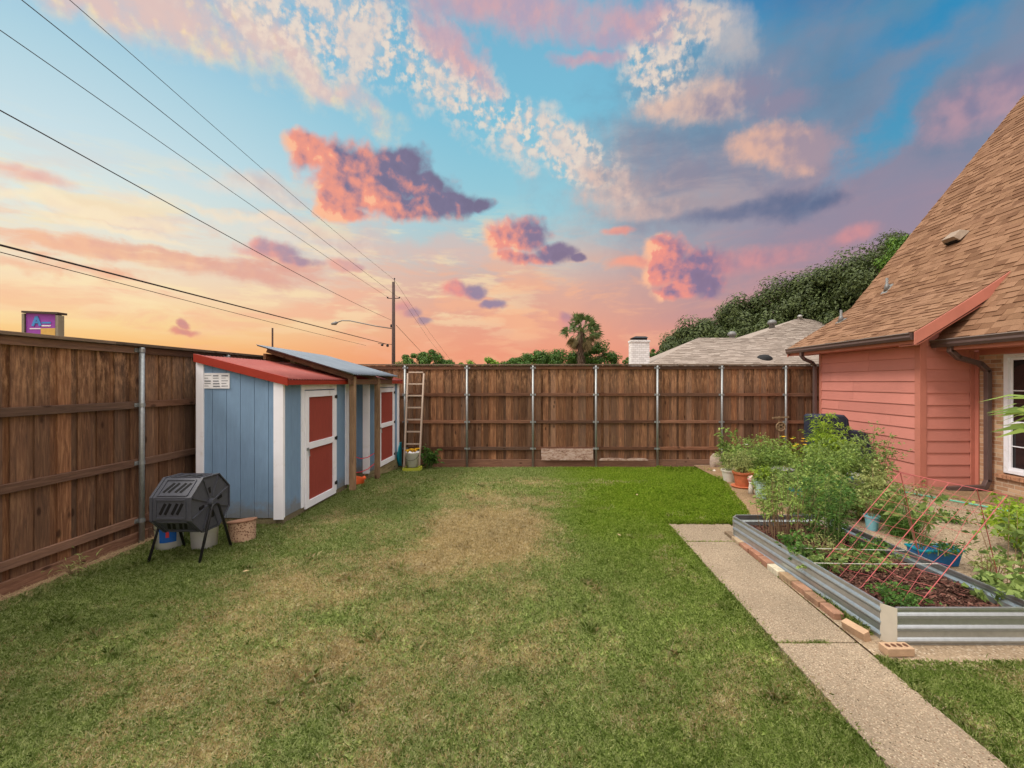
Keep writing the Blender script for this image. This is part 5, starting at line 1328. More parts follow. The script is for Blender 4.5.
# ------------------------------------------------------------------ beyond the fence
def tree(name, label, px, py_top, Y, r, leafmat, n=16000, Lf=0.2, zlow=1.6, seed=1, sparse=False, group='trees beyond the fence', clumps=55, ry=1.0, flat=1.0):
    x = X_at(px, Y); zt = Z_at(py_top, Y); root = thing(name, label, 'tree', (x, Y, -0.3), group)
    rg = np.random.default_rng(seed); cz = (zt+zlow)/2; rz = (zt-zlow)/2
    q = MB(); q.tube([(x, Y, -0.3), (x+0.1, Y, zlow*0.6), (x-0.1, Y+0.1, cz)], [0.05*r+0.1, 0.04*r+0.08, 0.1], 9); q.build('trunk', M['bark'], root, smooth=True)
    # clump centres over the outer shell plus some inside
    d = rg.normal(size=(clumps, 3)); d /= np.linalg.norm(d, axis=1, keepdims=True); rad = rg.uniform(0.45, 0.9, clumps)**0.7
    cc = np.array([x, Y, cz])+d*rad[:, None]*np.array([r, r*ry, rz])*0.92
    lim = MB()
    for c in cc[:16]:
        m_ = (np.array([x, Y, cz*0.8])+c)/2+np.array([0, 0, 0.2]); lim.tube([(x, Y, max(0.5, cz-rz*0.8)), tuple(m_), tuple(c)], [0.09, 0.05, 0.02], 5, cap=False)
    lim.build('limbs', M['bark'], root, fix=False)
    cr = rg.uniform(0.14, 0.30, clumps)*min(r, rz)*1.1
    gi = rg.integers(0, clumps, n); o = rg.normal(size=(n, 3)); o /= np.linalg.norm(o, axis=1, keepdims=True)
    P = cc[gi]+o*(rg.uniform(0.25, 1.0, (n, 1))**0.6)*cr[gi][:, None]*np.array([1.15, 1.15, 0.85])
    k = P[:, 2] < zt+0.1; P = P[k]; o = o[k]
    nrm_ = o+np.array([0, 0, 0.35]); D = np.cross(nrm_, rg.normal(size=P.shape))
    m = len(P); leaves('crown', P, D, rg.uniform(0.6, 1.25, m)*Lf, rg.uniform(0.35, 0.6, m)*Lf, leafmat, root, droop=0.1, seed=seed, normal=nrm_)
    return root
oaks = [(672, 346, 37, 1.6, 'lowest, leftmost dark oak, its crown just right of the white chimney'), (704, 318, 37, 3.2, 'dark oak above the left slope of the grey neighbour roof'),
        (742, 296, 36, 3.5, 'dark oak behind the two dome vents of the grey roof'), (790, 276, 35, 3.8, 'broad dark oak right above the peak of the grey roof'),
        (838, 260, 33, 3.8, 'dark oak rising behind the small lower roof pipe of the coral house'), (878, 239, 31, 3.8, 'tall dark oak at the steep roof edge, right end of the oak row'),
        (770, 318, 33, 3.0, 'lower oak crown filling the gap behind the grey roof peak'), (850, 310, 31, 3.4, 'lower oak crown right against the coral house roof edge'),
        (725, 330, 35, 2.4, 'small oak crown low behind the grey roof ridge')]
for i, (px, py, Y, r, lb) in enumerate(oaks):
    tree('oak_tree', lb, px, py-4, Y, r*1.15, M['oak'], 36000, 0.23, 1.2 if r < 3.6 else 1.8, 70+i, clumps=120)
tree('oak_tree', 'sparse topped oak with bare twigs showing at its crest', 888, 226, 30, 2.4, M['oak'], 5000, 0.17, 6.5, 91, clumps=60)
tree('leafy_tree', 'bright green tree touching the steep roof edge', 908, 222, 24, 1.8, M['fern2'], 15000, 0.16, 3.5, 92, clumps=70)
tree('leafy_tree', 'small bright green tree top peeping over the steep roof high up', 939, 203, 22, 0.9, M['green'], 4500, 0.13, 6.0, 93, clumps=30)
tree('leafy_tree', 'bright green bushy tree at the foot of the utility pole', 425, 347, 36, 2.6, M['midgreen'], 9000, 0.2, 2.0, 94, clumps=50)
tree('leafy_tree', 'tiny thin green treetop left of the dark hedge row, above the fence', 488, 356, 36, 1.1, M['green'], 1600, 0.18, 2.0, 95, clumps=22)
tree('leafy_tree', 'pair of thin green treetops beside the dark row, above the fence', 468, 358, 38, 1.0, M['green'], 900, 0.18, 2.0, 96, clumps=16)
for i, (px, py, r, lb) in enumerate(((516, 356, 1.4, 'low left end of the dark green tree row left of the palm'), (536, 350, 1.9, 'dark green tree second from the left in the row beside the palm'), (556, 345, 2.0, 'dark green tree immediately left of the palm trunk'), (600, 339, 1.6, 'pointed dark green tree immediately right of the palm'), (578, 350, 1.8, 'low dark green tree behind the palm trunk'))):
    tree('evergreen_tree', lb, px, py, 42, r*1.25, M['midgreen'], 9000, 0.2, 1.5, 100+i, clumps=60)
tree('evergreen_tree', 'narrow green conifer just right of the white chimney', 652, 343, 30, 0.6, M['midgreen'], 2600, 0.14, 1.5, 110, clumps=26)
tree('evergreen_tree', 'narrow dark conifer just left of the white chimney', 629, 349, 30, 0.55, M['midgreen'], 2200, 0.14, 1.5, 111, clumps=24)
# fan palm
Yp = 40.0; xp = X_at(581, Yp); zc = Z_at(332, Yp)
root = thing('palm_tree', 'fan palm with a shaggy trunk standing above the back fence', 'tree', (xp, Yp, -0.3))
q = MB(); q.tube([(xp, Yp, -0.3), (xp-0.05, Yp, 3), (xp, Yp, zc)], [0.32, 0.26, 0.3], 10)
for i in range(150):
    a = random.uniform(0, 6.28); z = random.uniform(2.0, zc-0.1); r_ = 0.28; q.bar((xp+r_*math.cos(a), Yp+r_*math.sin(a), z), (xp+(r_+0.14)*math.cos(a), Yp+(r_+0.14)*math.sin(a), z-0.28), 0.06, 0.02)
q.build('trunk', M['bark'], root)
rg = np.random.default_rng(17)
for part, mat, N, e0, e1, RR in (('crown', M['palm'], 44, -0.3, 1.45, 2.1), ('dry_skirt', M['palmdry'], 34, -1.25, -0.35, 1.8)):
    V = []; Fc = []; rn = []; st = MB()
    for i in range(N):
        az = rg.uniform(0, 2*np.pi); el_ = rg.uniform(e0, e1); R_ = RR*rg.uniform(0.8, 1.1)
        d = np.array([np.cos(az)*np.cos(el_), np.sin(az)*np.cos(el_), np.sin(el_)]); o0 = np.array([xp, Yp, zc]); hub = o0+d*R_*0.55+np.array([0, 0, -0.05])
        st.tube([tuple(o0), tuple(hub)], 0.02, 4, cap=False)
        s_ = np.cross(d, rg.normal(size=3)); s_ /= np.linalg.norm(s_); 
        for k in range(17):
            th = (k-8)/8*1.35; dd = d*np.cos(th)+s_*np.sin(th); L_ = 0.95*(1-0.25*abs(th)/1.35)*R_/RR*0.9
            tip = hub+dd*L_; tip[2] -= 0.22*L_*abs(rg.normal(0.9, 0.4)); w2 = np.cross(dd, s_ if abs(th) < 0.7 else d); w2 = s_*0.045*np.cos(th)+d*0.045*np.sin(abs(th))
            b = len(V); mdp = hub+dd*L_*0.55; V += [hub, mdp+w2, tip, mdp-w2]; Fc.append((b, b+1, b+2, b+3)); rn.append(rg.random())
    st.build('frond_stalks', M['stem'], root, fix=False)
    np_mesh(part, np.array(V), np.array(Fc), 4, mat, root, attrs={'rnd': ('FACE', rn)})

# neighbour's house
nb = thing('neighbour_house', 'low house with a grey shingled hip roof behind the back fence', 'house', (10, 21, 0))
q = MB()
def tri_shingle(mbx, A, B, C_, D_, ex=0.16, tab=0.34, seed=1):
    """courses on a plane quad: A,B eave corners; D_,C_ upper corners"""
    rr = random.Random(seed); A, B, C_, D_ = map(Vector, (A, B, C_, D_)); n = (B-A).cross(D_-A).normalized()
    if n.z < 0: n = -n
    Ls = max((D_-A).length, (C_-B).length); hh = (((D_+C_)/2)-((A+B)/2)).length; rows = max(1, int(hh/ex))
    for i in range(rows):
        t0, t1 = i/rows, min(1, (i+1.1)/rows)
        a0, b0, a1, b1 = A.lerp(D_, t0), B.lerp(C_, t0), A.lerp(D_, t1), B.lerp(C_, t1); W_ = (b0-a0).length
        u = 0
        while u < W_:
            w = tab*rr.uniform(0.6, 1.4); s0, s1 = u/W_, min(1, (u+w)/W_); th = rr.choice((0.012, 0.024)); r = rr.random()
            p = [a0.lerp(b0, s0), a0.lerp(b0, s1), a1.lerp(b1, s1), a1.lerp(b1, s0)]
            mbx.face([p[0]+n*th, p[1]+n*th, p[2]+n*0.006, p[3]+n*0.006], r); mbx.face([p[0], p[1], p[1]+n*th, p[0]+n*th], r*0.4); u += w
E0 = (4.75, 21.0, 2.62); E1 = (19, 21.0, 2.62); R0 = (8.7, 25.0, 4.42); R1 = (19, 25.0, 4.42)
tri_shingle(q, E0, E1, R1, R0, seed=2)
q.face([(4.75, 29, 2.62), E0, R0], 0.5); q.face([(19, 29, 2.62), (4.75, 29, 2.62), R0, R1], 0.5)
q.build('roof', M['shingle_grey'], nb, fix=False)
q = MB(); Pk = (17.1, 30.0, 6.22); Pe = (21.0, 32.6, 6.22)
tri_shingle(q, (11.0, 25.02, 4.2), (24, 25.02, 4.2), Pe, Pk, seed=4)
q.face([(8.1, 39, 2.62), (9.6, 26.2, 4.0), Pk], 0.6); q.face([(9.6, 26.2, 4.0), (11.0, 25.02, 4.2), Pk], 0.55); q.face([(24, 25.02, 4.2), (30, 39, 2.62), Pe], 0.5); q.face([(30, 39, 2.62), (8.1, 39, 2.62), Pk, Pe], 0.5)
tag(q.build('upper_roof', M['shingle_grey'], nb, fix=False), 'higher peaked grey roof behind the front slope')
q = MB(); q.box((5.3, 21.5, -0.3), (18.5, 28.5, 2.6)); q.box((9.4, 28.51, -0.3), (26, 38, 2.6)); q.build('wall', M['whitebrick'], nb)
q = MB(); q.bar((4.75, 20.97, 2.56), (19, 20.97, 2.56), 0.04, 0.14); q.build('fascia', M['signpost'], nb)
def dome(px, py, Y, r, mat, base_h=0.25, nm='dome_vent'):
    x = X_at(px, Y); z = Z_at(py, Y); q = MB(); q.lathe((x, Y, z), [(r*0.6, -base_h), (r*0.6, -r*0.2), (r, -r*0.1), (r, r*0.2), (r*0.85, r*0.55), (r*0.5, r*0.8), (r*0.1, r*0.88)], 16); q.build(nm, mat, nb, smooth=True)
dome(732, 335, 26.5, 0.25, M['roofpipe'], 0.5); dome(772, 323.5, 28.0, 0.27, M['roofpipe'], 0.6); dome(800, 317, 30.0, 0.17, M['rooftin'], 0.4, 'roof_cap'); dome(764, 362, 22.3, 0.42, M['slot'], 0.2, 'dark_dome_vent')
q = MB(); q.lathe((X_at(753, 22.0), 22.0, Z_at(363, 22)), [(0.04, -0.4), (0.04, 0.1)], 8); q.build('vent_pipe', M['rooftin'], nb)
ch = MB(); Yc = 22.4; x0, x1 = X_at(631.5, Yc), X_at(649.5, Yc); zt = Z_at(342, Yc)
cht = thing('chimney_house', 'white painted brick chimney with a dark metal cap above the back fence', 'chimney', ((x0+x1)/2, Yc, 0))
ch.box((x0, Yc, -0.3), (x1, Yc+0.7, zt)); ch.box((x0-0.03, Yc-0.03, zt+0.001), (x1+0.03, Yc+0.73, zt+0.10)); ch.build('stack', M['whitebrick'], cht)
ch = MB(); ch.box((x0+0.06, Yc+0.05, zt+0.101), (x1-0.1, Yc+0.6, zt+0.2)); ch.build('flue_screen', M['darkmetal'], cht)
ch = MB(); ch.hexa([(x0+0.02, Yc+0.0, zt+0.21), (x1-0.05, Yc+0.0, zt+0.21), (x1-0.05, Yc+0.68, zt+0.21), (x0+0.02, Yc+0.68, zt+0.21), (x0+0.25, Yc+0.2, zt+0.31), (x1-0.12, Yc+0.2, zt+0.3), (x1-0.12, Yc+0.5, zt+0.3), (x0+0.25, Yc+0.5, zt+0.31)]); ch.build('cap', M['darkmetal'], cht)
cht.name = 'chimney'

# utility pole and wires
Yu = 38.3; xu = X_at(393.5, Yu)
up = thing('utility_pole', 'tall wooden utility pole with a street lamp arm behind the left of the back fence', 'utility pole', (xu, Yu, -0.3))
q = MB(); q.tube([(xu, Yu, -0.3), (xu, Yu, 5), (xu, Yu, Z_at(282, Yu))], [0.17, 0.145, 0.12], 12); q.build('pole', M['pole'], up, smooth=True)
q = MB(); zt = Z_at(282, Yu); q.tube([(xu+0.08, Yu, zt-0.1), (xu+0.08, Yu, zt+0.22)], 0.025, 6); q.lathe((xu+0.08, Yu, zt+0.22), [(0.03, 0), (0.07, 0.03), (0.06, 0.09), (0.03, 0.12)], 8)
for sx in (-1, 1):
    xi = xu+sx*0.5; zi = Z_at(298, Yu); q.bar((xu, Yu, zi-0.05), (xi, Yu, zi-0.02), 0.04, 0.05); q.lathe((xi, Yu, zi-0.02), [(0.05, 0), (0.07, 0.05), (0.04, 0.12)], 8)
q.build('insulator', M['darkmetal'], up, split=True)
q = MB(); zi = Z_at(325, Yu); q.lathe((xu-0.18, Yu, zi-0.1), [(0.08, -0.1), (0.1, 0), (0.08, 0.15)], 8); zi = Z_at(344.5, Yu); q.lathe((xu-0.5, Yu, zi-0.1), [(0.08, -0.1), (0.12, 0), (0.08, 0.12)], 8); q.lathe((xu-0.95, Yu, zi-0.05), [(0.08, -0.08), (0.13, 0), (0.08, 0.1)], 8); q.bar((xu, Yu, zi), (xu-1.3, Yu, zi+0.08), 0.04, 0.04); q.build('fitting', M['darkmetal'], up, split=True)
ap = [(391.5, 328.5), (375, 326), (350, 320.8), (342, 320.6), (337, 322.5)]
q = MB(); q.tube([(X_at(a, Yu), Yu, Z_at(b, Yu)) for a, b in ap], 0.045, 7)
arm = q.build('lamp_arm', M['roofpipe'], up, smooth=True)
q = MB(); q.tube([(X_at(337.5, Yu), Yu, Z_at(322.3, Yu)), (X_at(335.5, Yu), Yu, Z_at(323.3, Yu)), (X_at(331.5, Yu), Yu, Z_at(324, Yu))], [0.07, 0.16, 0.08], 10); q.build('lamp_head', M['roofpipe'], arm, smooth=True)
def wire(label, pA, zA_px, far_, P2, r, ext=2.0, sag=0.35):
    """from the pole pixel to a nearer point, then on past the camera"""
    A = Vector((X_at(pA, Yu), Yu, Z_at(zA_px, Yu))); px, py, Y2 = P2; B = Vector((X_at(px, Y2), Y2, Z_at(py, Y2)))
    pts = []
    for i in range(41):
        t_ = i/40*ext*0.0+i/40; p = A+(B-A)*(t_*1.45); p.z += -sag*math.sin(min(t_*1.45, 1)*math.pi)*1.0 if t_*1.45 < 1 else 0; pts.append(p)
    q = MB(); q.tube(pts, r, 6); o = q.build('power_line', M['wire'], loc=tuple(A)); tag(o, label, 'cable', 'overhead lines along the left fence')
wire('topmost overhead wire, leaving the picture top at the middle left', 394.5, 280, 0, (70, 0, 10.0), 0.008, sag=0.15)
wire('second overhead wire from the top, ending at the picture top near the left corner', 399, 298, 0, (22, 0, 8.6), 0.009, sag=0.1)
wire('third overhead wire from the top, crossing the left picture edge near its top', 389, 298, 0, (0, 30, 9.1), 0.009, sag=0.1)
wire('fourth overhead wire from the top, thicker, ending beside the street lamp arm', 391, 320, 0, (0, 110, 7.6), 0.011, sag=0.18)
wire('thick lowest black cable running to the pole just above the shed roofs', 386, 344, 0, (0, 245, 10.0), 0.026, sag=0.0)
wire('thinner cable directly below the thick lowest cable', 366, 345.5, 0, (0, 252, 10.4), 0.011, sag=0.05)
def dropw(label, a, b, Yb, r=0.02):
    A = Vector((X_at(a[0], Yu), Yu, Z_at(a[1], Yu))); B = Vector((X_at(b[0], Yb), Yb, Z_at(b[1], Yb))); q = MB(); q.tube([A, (A+B)/2-Vector((0, 0, 0.25)), B], r, 5)
    tag(q.build('power_line', M['wire'], loc=tuple(A)), label, 'cable', 'wires running down right of the utility pole')
dropw('thin wire sloping down to the right from the very top of the pole', (395, 281), (452, 362), 60, 0.010)
dropw('thin wire sloping down to the right from the crossbar of the pole', (401, 298), (447, 362), 60, 0.010)
dropw('thin wire sloping down to the right from half way up the pole', (396, 325), (438, 366), 60, 0.018)
Yq = 70; xq = X_at(272.5, Yq); q = MB(); q.tube([(xq, Yq, -0.3), (xq, Yq, Z_at(328, Yq))], 0.13, 8)
simple('distant_pole', q, M['pole'], (xq, Yq, -0.3), 'thin distant pole rising behind the left end of the grey canopy', 'pole')
# roadside sign
Ys = 60.0; fx_ = lambda p: X_at(p, Ys); fz_ = lambda p: Z_at(p, Ys)
sg = thing('roadside_sign', 'purple roadside sign with a big blue letter, just above the left fence', 'sign', (fx_(41), Ys, -0.3))
q = MB(); q.box((fx_(26), Ys, fz_(345)), (fx_(57), Ys+0.5, fz_(313.2))); q.build('face', M['signpurple'], sg)
q = MB(); q.box((fx_(22), Ys-0.05, -0.3), (fx_(25), Ys+0.5, fz_(313.5))); q.box((fx_(57.5), Ys-0.25, -0.3), (fx_(60.3), Ys+0.5, fz_(315.5))); q.build('post', M['signpost'], sg, split=True)
q = MB(); q.hexa([(fx_(23.8), Ys-0.3, fz_(313)), (fx_(59.8), Ys-0.3, fz_(314.5)), (fx_(59.8), Ys+0.95, fz_(314.5)), (fx_(23.8), Ys+0.95, fz_(313)), (fx_(23.8), Ys-0.3, fz_(311)), (fx_(59.8), Ys-0.3, fz_(312.4)), (fx_(59.8), Ys+0.95, fz_(312.4)), (fx_(23.8), Ys+0.95, fz_(311))])
q.box((fx_(25.01), Ys-0.1, 4), (fx_(26), Ys+0.6, fz_(313.6))); q.box((fx_(56), Ys-0.1, 4), (fx_(57), Ys+0.6, fz_(314))); q.build('frame', M['signdark'], sg)
q = MB(); 
q.bar((fx_(33), Ys-0.04, fz_(326)), (fx_(36.8), Ys-0.04, fz_(316.5)), 0.06, 0.33, up=(1, 0, 0)); q.bar((fx_(40.8), Ys-0.045, fz_(326)), (fx_(37.0), Ys-0.045, fz_(316.5)), 0.06, 0.33, up=(1, 0, 0)); q.bar((fx_(34.6), Ys-0.05, fz_(322.5)), (fx_(39.2), Ys-0.05, fz_(322.5)), 0.06, 0.22, up=(0, 0, 1))
q.box((fx_(42), Ys-0.05, fz_(323.6)), (fx_(51), Ys-0.01, fz_(321.9))); q.build('letter', M['signteal'], sg)
q = MB(); q.box((fx_(42), Ys-0.05, fz_(326.4)), (fx_(51), Ys-0.01, fz_(325.2))); q.box((fx_(30), Ys-0.05, fz_(329.2)), (fx_(41), Ys-0.01, fz_(328.2))); q.build('print', M['signwhite'], sg)
q = MB(); q.box((fx_(41.2), Ys-0.06, fz_(336)), (fx_(56), Ys-0.012, fz_(328.2))); q.build('strip', M['signgold'], sg)
#SECTION5
# ------------------------------------------------------------------ sky
EL_SUN, AZ_SUN = 50.0, -112.0      # sun high to the left and a little behind us
w = bpy.data.worlds.new('World'); sc.world = w; w.use_nodes = True
t = NT(w.node_tree); t.dim = '2D'; t.n.clear()
K = 455.0
def pe(px, py):
    """pixel of the photograph -> direction (azimuth, elevation), scaled"""
    a = math.atan((px-PX0)/F); e = math.atan((PY0-py)/F*math.cos(a)); return (a*K, e*K, math.cos(a)**2, math.cos(a)*math.cos(e)**2)
dirv = t.vm('NORMALIZE', t.node('ShaderNodeTexCoord').outputs['Generated'])
sx = t.node('ShaderNodeSeparateXYZ'); t.put(sx.inputs[0], dirv)
azim = t.m('MULTIPLY', t.m('ARCTAN2', sx.outputs[0], sx.outputs[1]), K)
elev = t.m('MULTIPLY', t.m('ARCSINE', t.m('MINIMUM', t.m('MAXIMUM', sx.outputs[2], -1.0), 1.0)), K)
cb = t.node('ShaderNodeCombineXYZ'); t.put(cb.inputs[0], azim); t.put(cb.inputs[1], elev); P0 = cb.outputs[0]
def T(c, s=1.0): return tuple(x*s for x in lin(c))
# base gradient: three columns of sky
def column(px, st):
    return [(max(0.0, min(1.0, pe(px, py)[1]/380.0)), T(c)) for py, c in st]
eln = t.m('DIVIDE', elev, 380.0)
left = t.ramp(eln, column(60, [(382,(246,170,96)),(345,(252,190,112)),(312,(254,222,158)),(285,(253,222,178)),(245,(240,228,204)),(200,(228,234,224)),(130,(204,226,232)),(40,(176,212,226)),(-60,(140,190,220))]))
cen = t.ramp(eln, column(520, [(382,(240,144,110)),(350,(240,156,124)),(315,(232,166,140)),(285,(222,176,158)),(250,(184,198,200)),(215,(156,206,218)),(120,(126,194,218)),(0,(116,178,208))]))
right = t.ramp(eln, column(900, [(382,(214,128,124)),(340,(196,124,132)),(290,(164,134,148)),(220,(144,132,154)),(150,(118,138,164)),(90,(100,146,176)),(40,(88,144,178)),(0,(74,140,178)),(-60,(30,110,170))]))
fl = t.sstep(azim, pe(40, 200)[0], pe(500, 200)[0]); frt = t.sstep(azim, pe(560, 200)[0], pe(880, 200)[0])
sky = t.mix(frt, t.mix(fl, left, cen), right)
# warp fields
def cnoise(P, s_, det=6, rough=0.55):
    return t.vm('SUBTRACT', t.noise(P, s_, det, rough, 0.0, col=True), (0.5, 0.5, 0.5))
n1 = cnoise(P0, 1/46.0)
Pst = t.vm('MULTIPLY', P0, (0.28, 1.0, 1.0))
streak = t.noise(Pst, 1/22.0, 7, 0.6, 0.3)
mid = t.noise(P0, 1/38.0, 7, 0.6)
slow = t.noise(P0, 1/80.0, 3, 0.5)
W_soft = t.vm('ADD', P0, t.vm('MULTIPLY', n1, (60, 34, 0)))
W_puff = t.vm('ADD', P0, t.vm('MULTIPLY', n1, (20, 14, 0)))
def billow(P):
    nd = t.node('ShaderNodeTexVoronoi', feature='SMOOTH_F1', voronoi_dimensions='2D'); t.put(nd.inputs['Vector'], t.vm('ADD', P, t.vm('MULTIPLY', n1, (16, 16, 0))))
    nd.inputs['Scale'].default_value = 1/30.0; nd.inputs['Detail'].default_value = 2.0; nd.inputs['Roughness'].default_value = 0.55
    nd.inputs['Lacunarity'].default_value = 2.1; nd.inputs['Smoothness'].default_value = 0.35
    return t.m('SUBTRACT', 1.0, nd.outputs['Distance'])
fine_n = t.noise(P0, 1/14.0, 7, 0.62)
H0 = t.m('ADD', t.m('MULTIPLY', billow(P0), 0.55), t.m('MULTIPLY', fine_n, 0.55))
H1 = t.m('ADD', t.m('MULTIPLY', billow(t.vm('ADD', P0, (-5.0, -4.5, 0))), 0.55), t.m('MULTIPLY', t.noise(t.vm('ADD', P0, (-5.0, -4.5, 0)), 1/14.0, 7, 0.62), 0.55))
emb = t.m('SUBTRACT', H0, H1)      # > 0 on the faces of a billow turned to the low sun
def E(P, px, py, rx, ry, rot=0.0):
    """1 at the centre of an ellipse, 0 on its rim, negative outside"""
    a, e, ca, ce = pe(px, py); rx = rx*ca; ry = ry*ce
    v = t.vm('SUBTRACT', P, (a, e, 0))
    if rot:
        c, s = math.cos(math.radians(rot)), math.sin(math.radians(rot))
        u1 = t.vm('DOT_PRODUCT', v, (c/rx, s/rx, 0)); u2 = t.vm('DOT_PRODUCT', v, (-s/ry, c/ry, 0))
        d = t.m('ADD', t.m('MULTIPLY', u1, u1), t.m('MULTIPLY', u2, u2))
    else:
        v = t.vm('MULTIPLY', v, (1/rx, 1/ry, 0)); d = t.vm('DOT_PRODUCT', v, v)
    return t.m('SUBTRACT', 1.0, t.m('POWER', d, 0.6))
def mx(*a):
    r = a[0]
    for b in a[1:]: r = t.m('MAXIMUM', r, b)
    return r
def layer(mask, col, op=1.0):
    global sky
    f = t.m('MULTIPLY', mask, op) if op != 1.0 else mask
    sky = t.mix(f, sky, col)
def nm(f, n, k, lo, hi):
    return t.sstep(t.m('ADD', f, t.m('MULTIPLY', t.m('SUBTRACT', n, 0.5), k)), lo, hi)
# warm low streaks on the whole lower sky
lowm = t.m('MULTIPLY', t.sstep(streak, 0.44, 0.66), t.m('MULTIPLY', t.sstep(elev, -10, 60), t.sstep(elev, 175, 90)))
layer(lowm, t.mix(frt, T((248,180,146)), T((206,140,140))), 0.55)
lowb = t.m('MULTIPLY', t.sstep(t.noise(t.vm('MULTIPLY', P0, (0.22, 1, 1)), 1/17.0, 6, 0.6), 0.48, 0.64), t.m('MULTIPLY', t.sstep(elev, 20, 75), t.sstep(elev, 185, 120)))
layer(t.m('MULTIPLY', lowb, t.sstep(azim, 60, -80)), T((255,230,180)), 0.6)
lowr = t.m('MULTIPLY', t.sstep(streak, 0.46, 0.62), t.m('MAXIMUM', E(W_soft, 560, 318, 190, 70), 0.0))
layer(lowr, T((250,184,138)), 0.6)
bnv = t.noise(t.vm('MULTIPLY', P0, (0.6, 1.2, 1)), 1/30.0, 7, 0.65)
# violet-grey stratus veil over the right side
veil = nm(mx(E(W_soft, 790, 215, 250, 120), E(W_soft, 930, 120, 230, 110, 28), E(W_soft, 900, 240, 260, 120), E(W_soft, 690, 170, 110, 60)), mid, 0.8, -0.45, 1.1)
layer(veil, t.mix(t.sstep(t.m('ADD', elev, t.m('MULTIPLY', t.m('SUBTRACT', slow, 0.5), 160)), 50, 270), T((172,140,150)), T((126,140,166))), 0.7)
veil2 = nm(mx(E(W_soft, 700, 178, 150, 44), E(W_soft, 640, 150, 80, 40), E(W_soft, 690, 205, 130, 34)), mid, 1.3, -0.5, 1.3)
layer(veil2, t.mix(t.sstep(streak, 0.35, 0.65), T((146,134,150)), T((184,160,160))), 0.7)
pinkhaze = nm(mx(E(W_soft, 900, 225, 150, 60), E(W_soft, 860, 180, 120, 40)), slow, 1.0, -0.1, 1.0)
layer(pinkhaze, T((156,136,154)), 0.4)
# deep blue gap
greyv = nm(mx(E(W_soft, 760, 90, 190, 80), E(W_soft, 960, 110, 140, 70, 30)), bnv, 1.4, -0.3, 1.1)
layer(greyv, t.mix(t.sstep(slow, 0.35, 0.65), T((104,128,156)), T((136,138,160))), 0.7)
gap = nm(mx(E(W_soft, 892, 122, 130, 26, 38), E(W_soft, 940, 16, 120, 30, 6)), bnv, 1.1, -0.2, 1.0)
layer(gap, t.mix(t.sstep(elev, 150, 270), T((60,160,196)), T((14,138,190))), 0.8)
# high cirrus bank, top left, cream below and pink above
ban = mx(E(W_soft, 150, -6, 230, 46, -10), E(W_soft, 285, 52, 150, 26, -20), E(W_soft, 60, -20, 170, 40, -5))
bn = t.m('ADD', t.m('MULTIPLY', mid, 0.6), t.m('MULTIPLY', fine_n, 0.4))
bm_ = nm(ban, bn, 1.7, -0.2, 1.0)
layer(bm_, t.mix(t.sstep(t.m('ADD', t.m('ADD', ban, t.m('MULTIPLY', mid, 0.7)), t.m('MULTIPLY', emb, -2.0)), 0.25, 1.05), T((255,222,176)), T((230,196,186))), 0.92)
# mackerel sky: small cells, ragged
Pm = t.vm('ADD', P0, t.vm('MULTIPLY', n1, (24, 18, 0)))
Pm = t.vm('ADD', t.vm('MULTIPLY', P0, (0.85, 1.15, 1)), t.vm('MULTIPLY', cnoise(P0, 1/12.0, 3), (9, 9, 0)))
cl1 = t.m('SUBTRACT', 0.95, t.voro2(Pm, 1/7.0)); cl2 = t.noise(P0, 1/9.0, 5, 0.6)
cellf = t.m('ADD', t.m('MULTIPLY', cl1, 0.26), t.m('MULTIPLY', cl2, 0.92))
regf = mx(E(W_soft, 330, 26, 150, 70), E(W_soft, 440, 78, 150, 50, -22), E(W_soft, 520, 125, 120, 34, -22), E(W_soft, 570, 155, 80, 34, -32), E(W_soft, 655, 70, 46, 50), E(W_soft, 680, 30, 60, 34))
cellm = t.sstep(t.m('ADD', cellf, t.m('MULTIPLY', t.m('SUBTRACT', mid, 0.5), 0.65)), 0.46, 0.72)
reg = nm(regf, mid, 1.0, -0.15, 0.7)
layer(t.m('MULTIPLY', cellm, reg), t.mix(t.sstep(cellf, 0.5, 0.8), T((230,208,194)), T((252,230,206))), 0.8)
layer(t.m('MULTIPLY', reg, t.sstep(mid, 0.38, 0.66)), T((224,208,200)), 0.5)
creamv = nm(mx(E(W_soft, 735, 40, 40, 44), E(W_soft, 700, 20, 50, 30)), bn, 1.5, -0.2, 1.1)
layer(creamv, T((216,198,188)), 0.6)
